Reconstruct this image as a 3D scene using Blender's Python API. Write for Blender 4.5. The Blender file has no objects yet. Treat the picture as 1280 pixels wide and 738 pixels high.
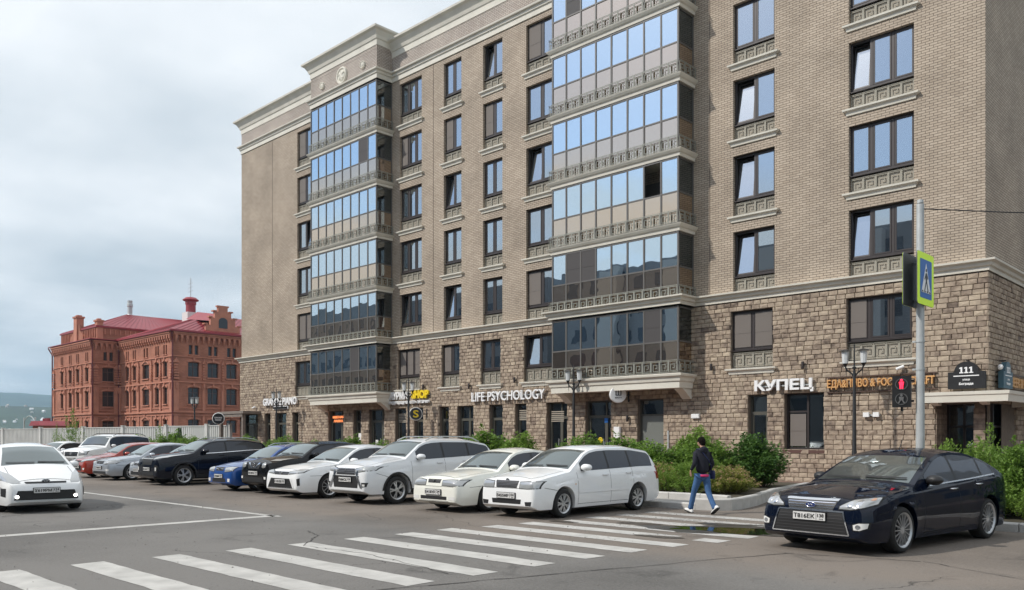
import bpy, bmesh, math, random
from math import sin, cos, pi, sqrt, tan, atan2, radians as R
from mathutils import Vector, Matrix, noise
from mathutils.bvhtree import BVHTree
random.seed(7)
S = bpy.context.scene
C = S.collection

# ------------------------------------------------------------------ camera
cam = bpy.data.objects.new('camera', bpy.data.cameras.new('camera'))
C.objects.link(cam)
cam.data.sensor_width = 36.0
cam.data.lens = 36.0 * 1050 / 1280
cam.data.shift_y = (547 - 369) / 1280
cam.data.clip_start = 0.1
cam.data.clip_end = 20000
cam.location = (7.88, -30.15, 1.67)
cam.rotation_euler = (R(90), 0, R(44.06))
S.camera = cam

# ------------------------------------------------------------------ light
SUN_AZ = (-0.53, -0.85)          # horizontal direction towards the sun
SUN_EL = 42
sun = bpy.data.objects.new('sun', bpy.data.lights.new('sun', 'SUN'))
C.objects.link(sun)
sun.data.energy = 3.0
sun.data.angle = R(1.5)
sun.data.color = (1.0, 0.95, 0.87)
sd = Vector((SUN_AZ[0], SUN_AZ[1], tan(R(SUN_EL)))).normalized()
sun.rotation_euler = sd.to_track_quat('Z', 'Y').to_euler()
sun.location = (-40, -60, 60)

W = bpy.data.worlds.new('World')
S.world = W
W.use_nodes = True
nt = W.node_tree
for n in list(nt.nodes): nt.nodes.remove(n)
def wn(t, **k):
    n = nt.nodes.new(t)
    for a, b in k.items(): setattr(n, a, b)
    return n
def wm(op, a, b=None, c=None, clamp=False):
    n = wn('ShaderNodeMath', operation=op, use_clamp=clamp)
    for i, v in enumerate((a, b, c)):
        if v is None: continue
        if isinstance(v, (int, float)): n.inputs[i].default_value = v
        else: nt.links.new(v, n.inputs[i])
    return n.outputs[0]
sky = wn('ShaderNodeTexSky', sky_type='NISHITA', sun_disc=False)
sky.sun_elevation = R(SUN_EL)
sky.sun_rotation = atan2(SUN_AZ[0], SUN_AZ[1])
sky.air_density = 1.0; sky.dust_density = 0.6; sky.ozone_density = 1.5
tc = wn('ShaderNodeTexCoord')
sep = wn('ShaderNodeSeparateXYZ')
nt.links.new(tc.outputs['Generated'], sep.inputs[0])
zz = wm('MAXIMUM', sep.outputs[2], 0.0)
# flat cloud layer seen in perspective
inv = wm('DIVIDE', 1.0, wm('ADD', zz, 0.12))
comb = wn('ShaderNodeCombineXYZ')
nt.links.new(wm('MULTIPLY', sep.outputs[0], inv), comb.inputs[0])
nt.links.new(wm('MULTIPLY', sep.outputs[1], inv), comb.inputs[1])
n1 = wn('ShaderNodeTexNoise'); n1.inputs['Scale'].default_value = 0.9; n1.inputs['Detail'].default_value = 7; n1.inputs['Roughness'].default_value = 0.55; n1.inputs['Distortion'].default_value = 0.4
nt.links.new(comb.outputs[0], n1.inputs['Vector'])
# the veil is thick over most of the sky and breaks open round the sun
ahead = wm('ADD', wm('MULTIPLY', sep.outputs[0], -0.6954), wm('MULTIPLY', sep.outputs[1], 0.7186))
gapd = wm('ADD', wm('ADD', wm('MULTIPLY', sep.outputs[0], -0.42), wm('MULTIPLY', sep.outputs[1], -0.80)), wm('MULTIPLY', sep.outputs[2], 0.43))
gap = wn('ShaderNodeMapRange', interpolation_type='SMOOTHSTEP'); nt.links.new(gapd, gap.inputs[0]); gap.inputs[1].default_value = 0.66; gap.inputs[2].default_value = 0.95
cov = wm('SUBTRACT', 0.92, wm('MULTIPLY', gap.outputs[0], 0.90))
low = wm('MULTIPLY', wm('SUBTRACT', 0.34, zz), 6.0)           # more cloud towards the horizon
low = wm('MAXIMUM', low, 0.0)
dens = wm('ADD', wm('ADD', wm('MULTIPLY', wm('SUBTRACT', n1.outputs[0], 0.5), 2.5), cov), low)
# clear strip over the horizon far ahead
strip = wm('MULTIPLY', wm('SUBTRACT', 0.165, zz), 9.0, clamp=True)
strip = wm('MULTIPLY', strip, wm('MULTIPLY', wm('SUBTRACT', ahead, 0.2), 1.6, clamp=True))
dens = wm('SUBTRACT', dens, wm('MULTIPLY', strip, 1.55))
ramp = wn('ShaderNodeMapRange', interpolation_type='SMOOTHSTEP')
nt.links.new(dens, ramp.inputs[0]); ramp.inputs[1].default_value = 0.12; ramp.inputs[2].default_value = 0.80
n2 = wn('ShaderNodeTexNoise'); n2.inputs['Scale'].default_value = 1.3; n2.inputs['Detail'].default_value = 5
nt.links.new(comb.outputs[0], n2.inputs['Vector'])
cr = wn('ShaderNodeValToRGB')
cr.color_ramp.elements[0].position = 0.30; cr.color_ramp.elements[0].color = (0.47, 0.54, 0.60, 1)
cr.color_ramp.elements[1].position = 0.72; cr.color_ramp.elements[1].color = (0.82, 0.855, 0.89, 1)
nt.links.new(wm('ADD', n2.outputs[0], wm('ADD', wm('MULTIPLY', wm('SUBTRACT', wm('MINIMUM', zz, 0.6), 0.32), 0.85), wm('MULTIPLY', wm('MAXIMUM', gapd, 0.0), 0.45))), cr.inputs[0])
bg1 = wn('ShaderNodeBackground'); nt.links.new(sky.outputs[0], bg1.inputs[0]); bg1.inputs[1].default_value = 0.13
bg2 = wn('ShaderNodeBackground'); nt.links.new(cr.outputs[0], bg2.inputs[0]); bg2.inputs[1].default_value = 1.0
mx = wn('ShaderNodeMixShader')
nt.links.new(ramp.outputs[0], mx.inputs[0]); nt.links.new(bg1.outputs[0], mx.inputs[1]); nt.links.new(bg2.outputs[0], mx.inputs[2])
wo = wn('ShaderNodeOutputWorld'); nt.links.new(mx.outputs[0], wo.inputs[0])

S.view_settings.view_transform = 'Standard'
S.view_settings.look = 'None'
S.view_settings.exposure = 0.26
S.view_settings.gamma = 1.0
S.render.engine = 'CYCLES'

# ------------------------------------------------------------------ helpers
class MB:
    def __init__(s): s.v = []; s.f = []; s.t = []; s.tint = 0.5
    def face(s, pts):
        b = len(s.v); s.v += [tuple(p) for p in pts]; s.f.append(tuple(range(b, b + len(pts)))); s.t.append(s.tint)
    def add(s, vs, fs):
        b = len(s.v); s.v += [tuple(p) for p in vs]
        for f in fs: s.f.append(tuple(b + i for i in f)); s.t.append(s.tint)
    def box(s, x0, x1, y0, y1, z0, z1):
        s.add([(x0,y0,z0),(x1,y0,z0),(x1,y1,z0),(x0,y1,z0),(x0,y0,z1),(x1,y0,z1),(x1,y1,z1),(x0,y1,z1)],
              [(0,3,2,1),(4,5,6,7),(0,1,5,4),(1,2,6,5),(2,3,7,6),(3,0,4,7)])
    def grid(s, rows):                       # rows of equal length point lists
        b = len(s.v); n = len(rows[0])
        for r in rows: s.v += [tuple(p) for p in r]
        for i in range(len(rows) - 1):
            for j in range(n - 1):
                s.f.append((b+i*n+j, b+i*n+j+1, b+(i+1)*n+j+1, b+(i+1)*n+j)); s.t.append(s.tint)
    def prism(s, poly, axis, a0, a1):        # polygon in the other two axes, extruded along axis
        def p(u, v, w): return {'x': (w, u, v), 'y': (u, w, v), 'z': (u, v, w)}[axis]
        n = len(poly); vs = [p(u, v, a0) for u, v in poly] + [p(u, v, a1) for u, v in poly]
        fs = [tuple(range(n)), tuple(range(2*n-1, n-1, -1))] + [(i, i+n, (i+1)%n+n, (i+1)%n) for i in range(n)]
        s.add(vs, fs)
    def tube(s, pts, r, n=8, cap=True):
        pts = [Vector(p) for p in pts]; rings = []
        rs = r if isinstance(r, (list, tuple)) else [r]*len(pts)
        up = Vector((0.13, 0.21, 1)).normalized()
        for i, p in enumerate(pts):
            d = (pts[min(i+1, len(pts)-1)] - pts[max(i-1, 0)]).normalized()
            a = d.cross(up)
            if a.length < 0.05: a = d.cross(Vector((1, 0, 0)))
            a.normalize(); b = d.cross(a)
            rings.append([p + a*cos(2*pi*k/n)*rs[i] + b*sin(2*pi*k/n)*rs[i] for k in range(n)])
        vs = [q for rg in rings for q in rg]; fs = []
        for i in range(len(pts)-1):
            for k in range(n): fs.append((i*n+k, i*n+(k+1)%n, (i+1)*n+(k+1)%n, (i+1)*n+k))
        if cap: fs.append(tuple(range(n))[::-1]); fs.append(tuple(range((len(pts)-1)*n, len(pts)*n)))
        s.add(vs, fs)
    def lathe(s, prof, axis='z', n=24, c=(0,0,0)):      # prof: (radius, height along axis)
        rings = []
        for r, h in prof:
            rg = []
            for k in range(n):
                a = 2*pi*k/n; u, v = r*cos(a), r*sin(a)
                rg.append({'z': (c[0]+u, c[1]+v, c[2]+h), 'y': (c[0]+u, c[1]+h, c[2]+v), 'x': (c[0]+h, c[1]+u, c[2]+v)}[axis])
            rings.append(rg)
        vs = [q for rg in rings for q in rg]; fs = []
        for i in range(len(prof)-1):
            for k in range(n): fs.append((i*n+k, i*n+(k+1)%n, (i+1)*n+(k+1)%n, (i+1)*n+k))
        s.add(vs, fs)
    def mould(s, path, prof, caps=True):      # path: xy polyline, outward on its right; prof: (out, z)
        P = [Vector((p[0], p[1])) for p in path]; rings = []
        for i, p in enumerate(P):
            ns = []
            if i > 0: d = (P[i]-P[i-1]).normalized(); ns.append(Vector((d.y, -d.x)))
            if i < len(P)-1: d = (P[i+1]-P[i]).normalized(); ns.append(Vector((d.y, -d.x)))
            m = ns[0] if len(ns) == 1 else (ns[0]+ns[1]) / max(0.2, 1 + ns[0].dot(ns[1]))
            rings.append([(p.x+m.x*o, p.y+m.y*o, z) for o, z in prof])
        s.grid(rings)
        if caps: s.face(rings[0]); s.face(rings[-1][::-1])

def obj(name, mb, m, parent=None, smooth=False, loc=None, kind=None, label=None, tint=False):
    if isinstance(mb, MB):
        me = bpy.data.meshes.new(name); me.from_pydata(mb.v, [], mb.f)
        if tint:
            at = me.attributes.new('tint', 'FLOAT', 'FACE'); at.data.foreach_set('value', mb.t)
        me.update()
    else: me = mb
    if m is not None and len(me.materials) == 0: me.materials.append(m)
    if smooth and isinstance(mb, MB):
        me.polygons.foreach_set('use_smooth', [True]*len(me.polygons))
        if smooth is not True: me.set_sharp_from_angle(angle=R(smooth))
    o = bpy.data.objects.new(name, me); C.objects.link(o)
    if parent is not None: o.parent = parent
    if loc is not None: o.location = loc
    if kind: o['kind'] = kind
    if label: o['label'] = label
    return o
def fixn(o):                                   # consistent outward normals
    bm = bmesh.new(); bm.from_mesh(o.data); bmesh.ops.remove_doubles(bm, verts=bm.verts, dist=0.0002)
    bmesh.ops.recalc_face_normals(bm, faces=bm.faces); bm.to_mesh(o.data); bm.free(); return o
def tag(o, label, cat, group=None):
    o['label'] = label; o['category'] = cat
    if group: o['group'] = group
    return o
def thing(name, label, cat, loc=(0,0,0), rotz=0, group=None):
    o = bpy.data.objects.new(name, None); C.objects.link(o)
    o.location = loc; o.rotation_euler = (0, 0, rotz); o.empty_display_size = 0.3
    return tag(o, label, cat, group)
def copy_tree(o, parent=None):
    c = o.copy(); C.objects.link(c); c.parent = parent
    for ch in list(KIDS.get(o.name, [])) or [x for x in o.children]: copy_tree(ch, c)
    return c
KIDS = {}

# ------------------------------------------------------------------ materials
MATS = {}
def mat(name, col=(0.5,0.5,0.5), rough=0.6, metal=0.0, noise_amt=0.0, nscale=3.0, bump=0.0, bscale=40, coat=0.0, spec=0.5, emit=None, estr=0.0, ior=1.5, coords='Object'):
    if name in MATS: return MATS[name]
    m = bpy.data.materials.new(name); m.use_nodes = True; t = m.node_tree
    b = t.nodes['Principled BSDF']
    b.inputs['Base Color'].default_value = (*col, 1); b.inputs['Roughness'].default_value = rough
    b.inputs['Metallic'].default_value = metal; b.inputs['Coat Weight'].default_value = coat; b.inputs['Coat Roughness'].default_value = 0.04
    b.inputs['Specular IOR Level'].default_value = spec; b.inputs['IOR'].default_value = ior
    if emit: b.inputs['Emission Color'].default_value = (*emit, 1); b.inputs['Emission Strength'].default_value = estr
    if noise_amt or bump:
        c = t.nodes.new('ShaderNodeTexCoord')
    if noise_amt:
        n = t.nodes.new('ShaderNodeTexNoise'); n.inputs['Scale'].default_value = nscale; n.inputs['Detail'].default_value = 6
        t.links.new(c.outputs[coords], n.inputs['Vector'])
        r = t.nodes.new('ShaderNodeMapRange'); r.inputs[1].default_value = 0.25; r.inputs[2].default_value = 0.75
        r.inputs[3].default_value = 1-noise_amt; r.inputs[4].default_value = 1+noise_amt
        t.links.new(n.outputs[0], r.inputs[0])
        mxn = t.nodes.new('ShaderNodeVectorMath'); mxn.operation = 'SCALE'; mxn.inputs[0].default_value = col
        t.links.new(r.outputs[0], mxn.inputs['Scale']); t.links.new(mxn.outputs[0], b.inputs['Base Color'])
    if bump:
        n = t.nodes.new('ShaderNodeTexNoise'); n.inputs['Scale'].default_value = bscale; n.inputs['Detail'].default_value = 4
        t.links.new(c.outputs[coords], n.inputs['Vector'])
        bp = t.nodes.new('ShaderNodeBump'); bp.inputs['Strength'].default_value = bump; bp.inputs['Distance'].default_value = 0.02
        t.links.new(n.outputs[0], bp.inputs['Height']); t.links.new(bp.outputs[0], b.inputs['Normal'])
    MATS[name] = m; return m

def nodes(m):
    t = m.node_tree
    def N(ty, **k):
        n = t.nodes.new(ty)
        for a, b in k.items():
            if a[:2] == 'i_':
                key = a[2:]; key = int(key) if key.isdigit() else key.replace('_', ' ')
                n.inputs[key].default_value = b
            else: setattr(n, a, b)
        return n
    def L(a, b): t.links.new(a, b)
    return t, N, L

def glass_mat(name, tint, refl, dark=(0.01,0.013,0.016), see=0.0, wob=0.0, rough=0.01):
    """coated pane: mirror share refl (plus Fresnel), rest dark or see-through"""
    m = bpy.data.materials.new(name); m.use_nodes = True; t, N, L = nodes(m)
    for n in list(t.nodes): t.nodes.remove(n)
    g = N('ShaderNodeBsdfGlossy', i_Color=(*tint, 1), i_Roughness=rough)
    d = N('ShaderNodeBsdfPrincipled'); d.inputs['Base Color'].default_value = (*dark, 1); d.inputs['Roughness'].default_value = 0.3
    tr = N('ShaderNodeBsdfTransparent', i_Color=(0.62,0.66,0.66,1))
    m1 = N('ShaderNodeMixShader', i_0=see); L(d.outputs[0], m1.inputs[1]); L(tr.outputs[0], m1.inputs[2])
    gg = N('ShaderNodeNewGeometry'); dt = N('ShaderNodeVectorMath', operation='DOT_PRODUCT'); L(gg.outputs['Normal'], dt.inputs[0]); L(gg.outputs['Incoming'], dt.inputs[1])
    aa = N('ShaderNodeMath', operation='ABSOLUTE'); L(dt.outputs['Value'], aa.inputs[0]); om = N('ShaderNodeMath', operation='SUBTRACT', i_0=1.0, use_clamp=True); L(aa.outputs[0], om.inputs[1])
    pw_ = N('ShaderNodeMath', operation='POWER', i_1=5.0); L(om.outputs[0], pw_.inputs[0]); lw = N('ShaderNodeMath', operation='MULTIPLY_ADD', i_1=.96, i_2=.04); L(pw_.outputs[0], lw.inputs[0])
    ad = N('ShaderNodeMath', operation='MULTIPLY_ADD', use_clamp=True); ad.inputs[1].default_value = 1-refl; ad.inputs[2].default_value = refl
    L(lw.outputs[0], ad.inputs[0])
    m2 = N('ShaderNodeMixShader'); L(ad.outputs[0], m2.inputs[0]); L(m1.outputs[0], m2.inputs[1]); L(g.outputs[0], m2.inputs[2])
    o = N('ShaderNodeOutputMaterial'); L(m2.outputs[0], o.inputs[0])
    if wob:
        c = N('ShaderNodeTexCoord'); oi = N('ShaderNodeObjectInfo')
        vm = N('ShaderNodeVectorMath', operation='ADD'); L(c.outputs['Object'], vm.inputs[0])
        v2 = N('ShaderNodeVectorMath', operation='SCALE'); v2.inputs[0].default_value = (37, 19, 11); L(oi.outputs['Random'], v2.inputs['Scale']); L(v2.outputs[0], vm.inputs[1])
        n = N('ShaderNodeTexNoise', i_Scale=1.3, i_Detail=1.0); L(vm.outputs[0], n.inputs['Vector'])
        bp = N('ShaderNodeBump', i_Strength=1.0, i_Distance=wob); L(n.outputs[0], bp.inputs['Height'])
        L(bp.outputs[0], g.inputs['Normal'])
    MATS[name] = m; return m

def brick_mat(name, c1, c2, mortar, w, h, along='x', gap=0.008, bump=0.35, dirt=0.16):
    m = bpy.data.materials.new(name); m.use_nodes = True; t, N, L = nodes(m); b = t.nodes['Principled BSDF']
    c = N('ShaderNodeTexCoord'); s = N('ShaderNodeSeparateXYZ'); L(c.outputs['Object'], s.inputs[0])
    ge = N('ShaderNodeNewGeometry'); sn = N('ShaderNodeSeparateXYZ'); L(ge.outputs['Normal'], sn.inputs[0])
    ab = N('ShaderNodeMath', operation='ABSOLUTE'); L(sn.outputs[0], ab.inputs[0])
    gt = N('ShaderNodeMath', operation='GREATER_THAN', i_1=0.7); L(ab.outputs[0], gt.inputs[0])
    mxn = N('ShaderNodeMix', data_type='FLOAT'); L(gt.outputs[0], mxn.inputs[0]); L(s.outputs[0], mxn.inputs[2]); L(s.outputs[1], mxn.inputs[3])
    cb = N('ShaderNodeCombineXYZ'); L(mxn.outputs[0], cb.inputs[0]); L(s.outputs[2], cb.inputs[1])
    br = N('ShaderNodeTexBrick', offset=0.5); br.inputs['Scale'].default_value = 1.0
    br.inputs['Brick Width'].default_value = w; br.inputs['Row Height'].default_value = h; br.inputs['Mortar Size'].default_value = gap
    br.inputs['Mortar Smooth'].default_value = 0.15; br.inputs['Bias'].default_value = -0.1
    br.inputs['Color1'].default_value = (*c1, 1); br.inputs['Color2'].default_value = (*c2, 1); br.inputs['Mortar'].default_value = (*mortar, 1)
    L(cb.outputs[0], br.inputs['Vector'])
    n = N('ShaderNodeTexNoise', i_Scale=0.5, i_Detail=8.0); L(c.outputs['Object'], n.inputs['Vector'])
    r = N('ShaderNodeMapRange', i_1=0.3, i_2=0.7, i_3=1-dirt, i_4=1+dirt); L(n.outputs[0], r.inputs[0])
    vm = N('ShaderNodeVectorMath', operation='SCALE'); L(br.outputs['Color'], vm.inputs[0]); L(r.outputs[0], vm.inputs['Scale'])
    L(vm.outputs[0], b.inputs['Base Color']); b.inputs['Roughness'].default_value = 0.85; b.inputs['Specular IOR Level'].default_value = 0.3
    bp = N('ShaderNodeBump', i_Strength=bump, i_Distance=0.012); bp.invert = True; L(br.outputs['Fac'], bp.inputs['Height']); L(bp.outputs[0], b.inputs['Normal'])
    MATS[name] = m; return m

def stone_mat(name, cols, rough=0.9):
    m = bpy.data.materials.new(name); m.use_nodes = True; t, N, L = nodes(m); b = t.nodes['Principled BSDF']
    c = N('ShaderNodeTexCoord'); g = N('ShaderNodeNewGeometry')
    at = N('ShaderNodeAttribute', attribute_name='tint'); 
    n = N('ShaderNodeTexNoise', i_Scale=5.0, i_Detail=7.0); L(g.outputs['Position'], n.inputs['Vector'])
    big = N('ShaderNodeTexNoise', i_Scale=0.6, i_Detail=3.0); L(g.outputs['Position'], big.inputs['Vector'])
    ad = N('ShaderNodeMath', operation='MULTIPLY_ADD', i_1=1.3); L(n.outputs[0], ad.inputs[0]); L(at.outputs['Fac'], ad.inputs[2])
    ad2 = N('ShaderNodeMath', operation='MULTIPLY_ADD', i_1=0.5); L(big.outputs[0], ad2.inputs[0]); L(ad.outputs[0], ad2.inputs[2])
    s = N('ShaderNodeMath', operation='SUBTRACT', i_1=0.90); L(ad2.outputs[0], s.inputs[0])
    cr = N('ShaderNodeValToRGB'); e = cr.color_ramp.elements
    e[0].position = 0.0; e[0].color = (*cols[0], 1); e[1].position = 1.0; e[1].color = (*cols[-1], 1)
    for i, k in enumerate(cols[1:-1]): q = e.new((i+1)/(len(cols)-1)); q.color = (*k, 1)
    L(s.outputs[0], cr.inputs[0]); L(cr.outputs[0], b.inputs['Base Color']); b.inputs['Roughness'].default_value = rough
    b.inputs['Specular IOR Level'].default_value = 0.25
    n3 = N('ShaderNodeTexNoise', i_Scale=22.0, i_Detail=5.0); L(g.outputs['Position'], n3.inputs['Vector'])
    bp = N('ShaderNodeBump', i_Strength=0.55, i_Distance=0.015); L(n3.outputs[0], bp.inputs['Height']); L(bp.outputs[0], b.inputs['Normal'])
    MATS[name] = m; return m

M_BRICK = brick_mat('facing_brick', (0.455,0.38,0.30), (0.375,0.308,0.24), (0.12,0.095,0.075), 0.262, 0.0885, gap=0.009, bump=0.5)
M_BRICK2 = brick_mat('light_brick', (0.50,0.44,0.385), (0.42,0.36,0.31), (0.13,0.11,0.10), 0.262, 0.0885, gap=0.011, bump=0.5)
M_STONE = stone_mat('split_stone', [(0.13,0.10,0.080), (0.25,0.195,0.152), (0.35,0.28,0.215), (0.42,0.345,0.262), (0.49,0.405,0.305)])
M_MORTAR = mat('mortar', (0.16,0.128,0.10), 0.95, noise_amt=0.2, nscale=8)
M_TRIM = mat('cream_stucco', (0.66,0.63,0.55), 0.8, noise_amt=0.10, nscale=1.2, bump=0.05)
M_FRAME = mat('brown_frame', (0.035,0.027,0.026), 0.45)
M_BAYF = mat('grey_bay_frame', (0.115,0.108,0.10), 0.45)
M_GRILLE = mat('grille_metal', (0.25,0.255,0.22), 0.6)
M_GRILLEW = mat('sill_grille_metal', (0.33,0.31,0.255), 0.7)
M_GRILLED = mat('grille_panel', (0.335,0.30,0.245), 0.8, noise_amt=0.1)
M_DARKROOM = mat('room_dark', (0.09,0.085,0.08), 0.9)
M_CURTAIN = mat('curtain', (0.72,0.70,0.66), 0.9)
M_PANE = glass_mat('window_glass', (0.80,0.90,0.97), 0.42, see=0.42)
M_BAYG = glass_mat('bay_glass', (0.74,0.88,0.97), 0.66, dark=(0.02,0.03,0.04), see=0.45, wob=0.0025)
M_BAYP = glass_mat('bronze_panel', (0.97,0.80,0.62), 0.52, dark=(0.035,0.022,0.017), see=0.0, wob=0.0025)
M_SHOPG = glass_mat('shop_glass', (0.85,0.92,0.95), 0.12, see=0.75, wob=0.002)
M_OLIVE = mat('olive_shop_frame', (0.085,0.082,0.066), 0.45)
M_WHITE = mat('white_plastic', (0.80,0.80,0.79), 0.4)
M_BLACK = mat('black_paint', (0.012,0.012,0.013), 0.45)
M_GALV = mat('galvanised_steel', (0.46,0.48,0.48), 0.5, metal=0.3, noise_amt=0.12, nscale=5, bump=0.03)
M_SCREEN = mat('insect_screen', (0.16,0.14,0.125), 0.8)
M_SCREEN2 = mat('dark_screen', (0.055,0.05,0.05), 0.7)
# ================================================================== APARTMENT BUILDING
BL = -48.6; BW = 0.12                          # left end of the facade; stone sits 12 cm proud
FZ = lambda k: 9.82 + 3.02*(k-3)               # window heads on floor k
bld = thing('apartment_building', 'seven storey beige brick apartment block with two glazed balcony bays and stone clad lower floors', 'building')
BAYS = [(-37.75, -30.95), (-17.65, -10.85)]; BD = 1.1
cols = [(-41.12, -39.35, 2), (-30.25, -28.3, 3), (-26.44, -25.03, 2), (-23.38, -21.97, 2), (-20.33, -18.45, 2), (-9.05, -7.28, 2), (-4.43, -2.2, 3)]
upper_holes = []
for x0, x1, n in cols:
    for k in range(3, 8): upper_holes.append((x0, x1, FZ(k)-2.42, FZ(k)))
RP = 0.175                                     # stone course height
def snap(z): return round(z/RP)*RP
stone_holes = [(x0-(0.03), x1-0.03, snap(4.42), snap(6.70)) for x0, x1, n in cols]
shops = [(-48.23,-46.08,'porch'), (-45.13,-44.34,'w'), (-43.71,-42.27,'d'), (-41.52,-40.79,'w'), (-37.3,-35.68,'d'), (-34.62,-33.85,'w'),
         (-33.05,-31.57,'d'), (-30.55,-29.54,'w'), (-28.83,-28.03,'w'), (-26.68,-25.9,'w'), (-25.22,-23.98,'d'), (-22.79,-21.85,'w'),
         (-20.98,-20.2,'w'), (-18.87,-17.6,'d'), (-16.5,-15.04,'d'), (-13.6,-12.26,'f'), (-8.34,-7.54,'w'), (-6.83,-5.32,'k')]
ST = snap(3.3)
for a, b, kd in shops:
    stone_holes.append((a, b, {'w': snap(0.5), 'd': 0.0, 'f': snap(0.3), 'k': snap(1.2), 'porch': 0.0}[kd], ST))
stone_holes.append((-1.47, 0.2, 0.0, snap(2.75)))           # recessed corner entrance

def wall_with_holes(mb, x0, x1, z0, z1, holes, y, depth):
    xs = sorted({x0, x1, *[h[0] for h in holes], *[h[1] for h in holes]}); zs = sorted({z0, z1, *[h[2] for h in holes], *[h[3] for h in holes]})
    xs = [x for x in xs if x0 <= x <= x1]; zs = [z for z in zs if z0 <= z <= z1]
    for j in range(len(zs)-1):
        zc = (zs[j]+zs[j+1])/2; st = None
        for i in range(len(xs)-1):
            xc = (xs[i]+xs[i+1])/2
            inh = any(h[0] < xc < h[1] and h[2] < zc < h[3] for h in holes)
            if not inh and st is None: st = xs[i]
            if inh and st is not None: mb.face([(st,y,zs[j]),(xs[i],y,zs[j]),(xs[i],y,zs[j+1]),(st,y,zs[j+1])]); st = None
        if st is not None: mb.face([(st,y,zs[j]),(x1,y,zs[j]),(x1,y,zs[j+1]),(st,y,zs[j+1])])
    for a, b, c, d in holes:
        if b > x1: b = x1
        yb = y+depth
        mb.face([(a,y,c),(a,y,d),(a,yb,d),(a,yb,c)]); mb.face([(b,y,d),(b,y,c),(b,yb,c),(b,yb,d)])
        mb.face([(a,y,d),(b,y,d),(b,yb,d),(a,yb,d)]); mb.face([(b,y,c),(a,y,c),(a,yb,c),(b,yb,c)])

mb = MB(); wall_with_holes(mb, BL, 0, 7.15, 22.25, upper_holes, 0.0, 0.30)
mb.face([(0,0,7.15),(0,16,7.15),(0,16,22.25),(0,0,22.25)]); mb.face([(BL,16,7.15),(BL,0,7.15),(BL,0,22.25),(BL,16,22.25)]); mb.face([(0,16,0),(BL,16,0),(BL,16,22.25),(0,16,22.25)])
obj('brick_wall', mb, M_BRICK, bld)
# parapet walls of paler brick with the two attics over the bays
mb = MB()
par = [(BL,16),(BL,0),(BAYS[0][0],0),(BAYS[0][0],-BD),(BAYS[0][1],-BD),(BAYS[0][1],0),(BAYS[1][0],0),(BAYS[1][0],-BD),(BAYS[1][1],-BD),(BAYS[1][1],0),(0,0),(0,16)]
mb.mould(par, [(0,22.2),(0,23.85)], False)
for a, b in BAYS: mb.box(a, b, -BD+0.0, 3.0, 23.86, 24.4)
obj('parapet_wall', mb, M_BRICK2, bld)
mb = MB(); mb.face([(BL,0,23.7),(0,0,23.7),(0,16,23.7),(BL,16,23.7)]); obj('roof', mb, mat('roof_felt', (0.1,0.1,0.1)), bld)
LC = [(0.0,22.18),(0.05,22.18),(0.06,22.42),(0.12,22.46),(0.14,22.58),(0.24,22.62),(0.26,22.70),(0.0,22.78)]
mb = MB(); mb.mould(par, LC); obj('lower_cornice', mb, M_TRIM, bld)
UC = [(0.0,23.62),(0.03,23.62),(0.05,23.92),(0.10,23.96),(0.16,24.12),(0.30,24.34),(0.44,24.42),(0.46,24.52),(0.0,24.56)]
mb = MB()
pieces = [[(BL,16),(BL,0),(BAYS[0][0],0)], [(BAYS[0][1],0),(BAYS[1][0],0)], [(BAYS[1][1],0),(0,0),(0,16)]]
for p in pieces: mb.mould(p, UC)
obj('upper_cornice', mb, M_TRIM, bld)
mb = MB()
for a, b in BAYS: mb = MB(); mb.mould([(a,3.0),(a,-BD),(b,-BD),(b,3.0)], [(o+0.003, z+0.45) for o, z in UC]); mb.box(a, b, -BD, 3, 24.9, 24.95); obj('attic_cornice', mb, M_TRIM, bld)
BC = [(BW-0.02,7.05),(0.14,7.05),(0.15,7.17),(0.22,7.20),(0.25,7.30),(0.36,7.34),(0.37,7.40),(0.0,7.45)]
mb = MB(); mb.mould(par, BC); obj('belt_course', mb, M_TRIM, bld)
# medallions on the attics
for a, b in BAYS:
    xc = (a+b)/2
    for x, r in ((xc, 0.52), (xc-2.1, 0.22), (xc+2.1, 0.22)):
        mb = MB(); mb.lathe([(r,0.0),(r,-0.06),(r*0.93,-0.11),(r*0.80,-0.11),(r*0.74,-0.05),(r*0.62,-0.05),(r*0.58,-0.09),(r*0.3,-0.12),(0.001,-0.13)], 'y', 28, (x, -BD, 23.3))
        if r > 0.4:
            for i in range(5):
                an = i*2*pi/5; mb.tube([(x+0.1*cos(an),-BD-0.11,23.3+0.1*sin(an)),(x+0.3*cos(an+0.5),-BD-0.12,23.3+0.3*sin(an+0.5))], 0.035, 6)
        obj('medallion', mb, M_TRIM, bld, smooth=40)

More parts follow.
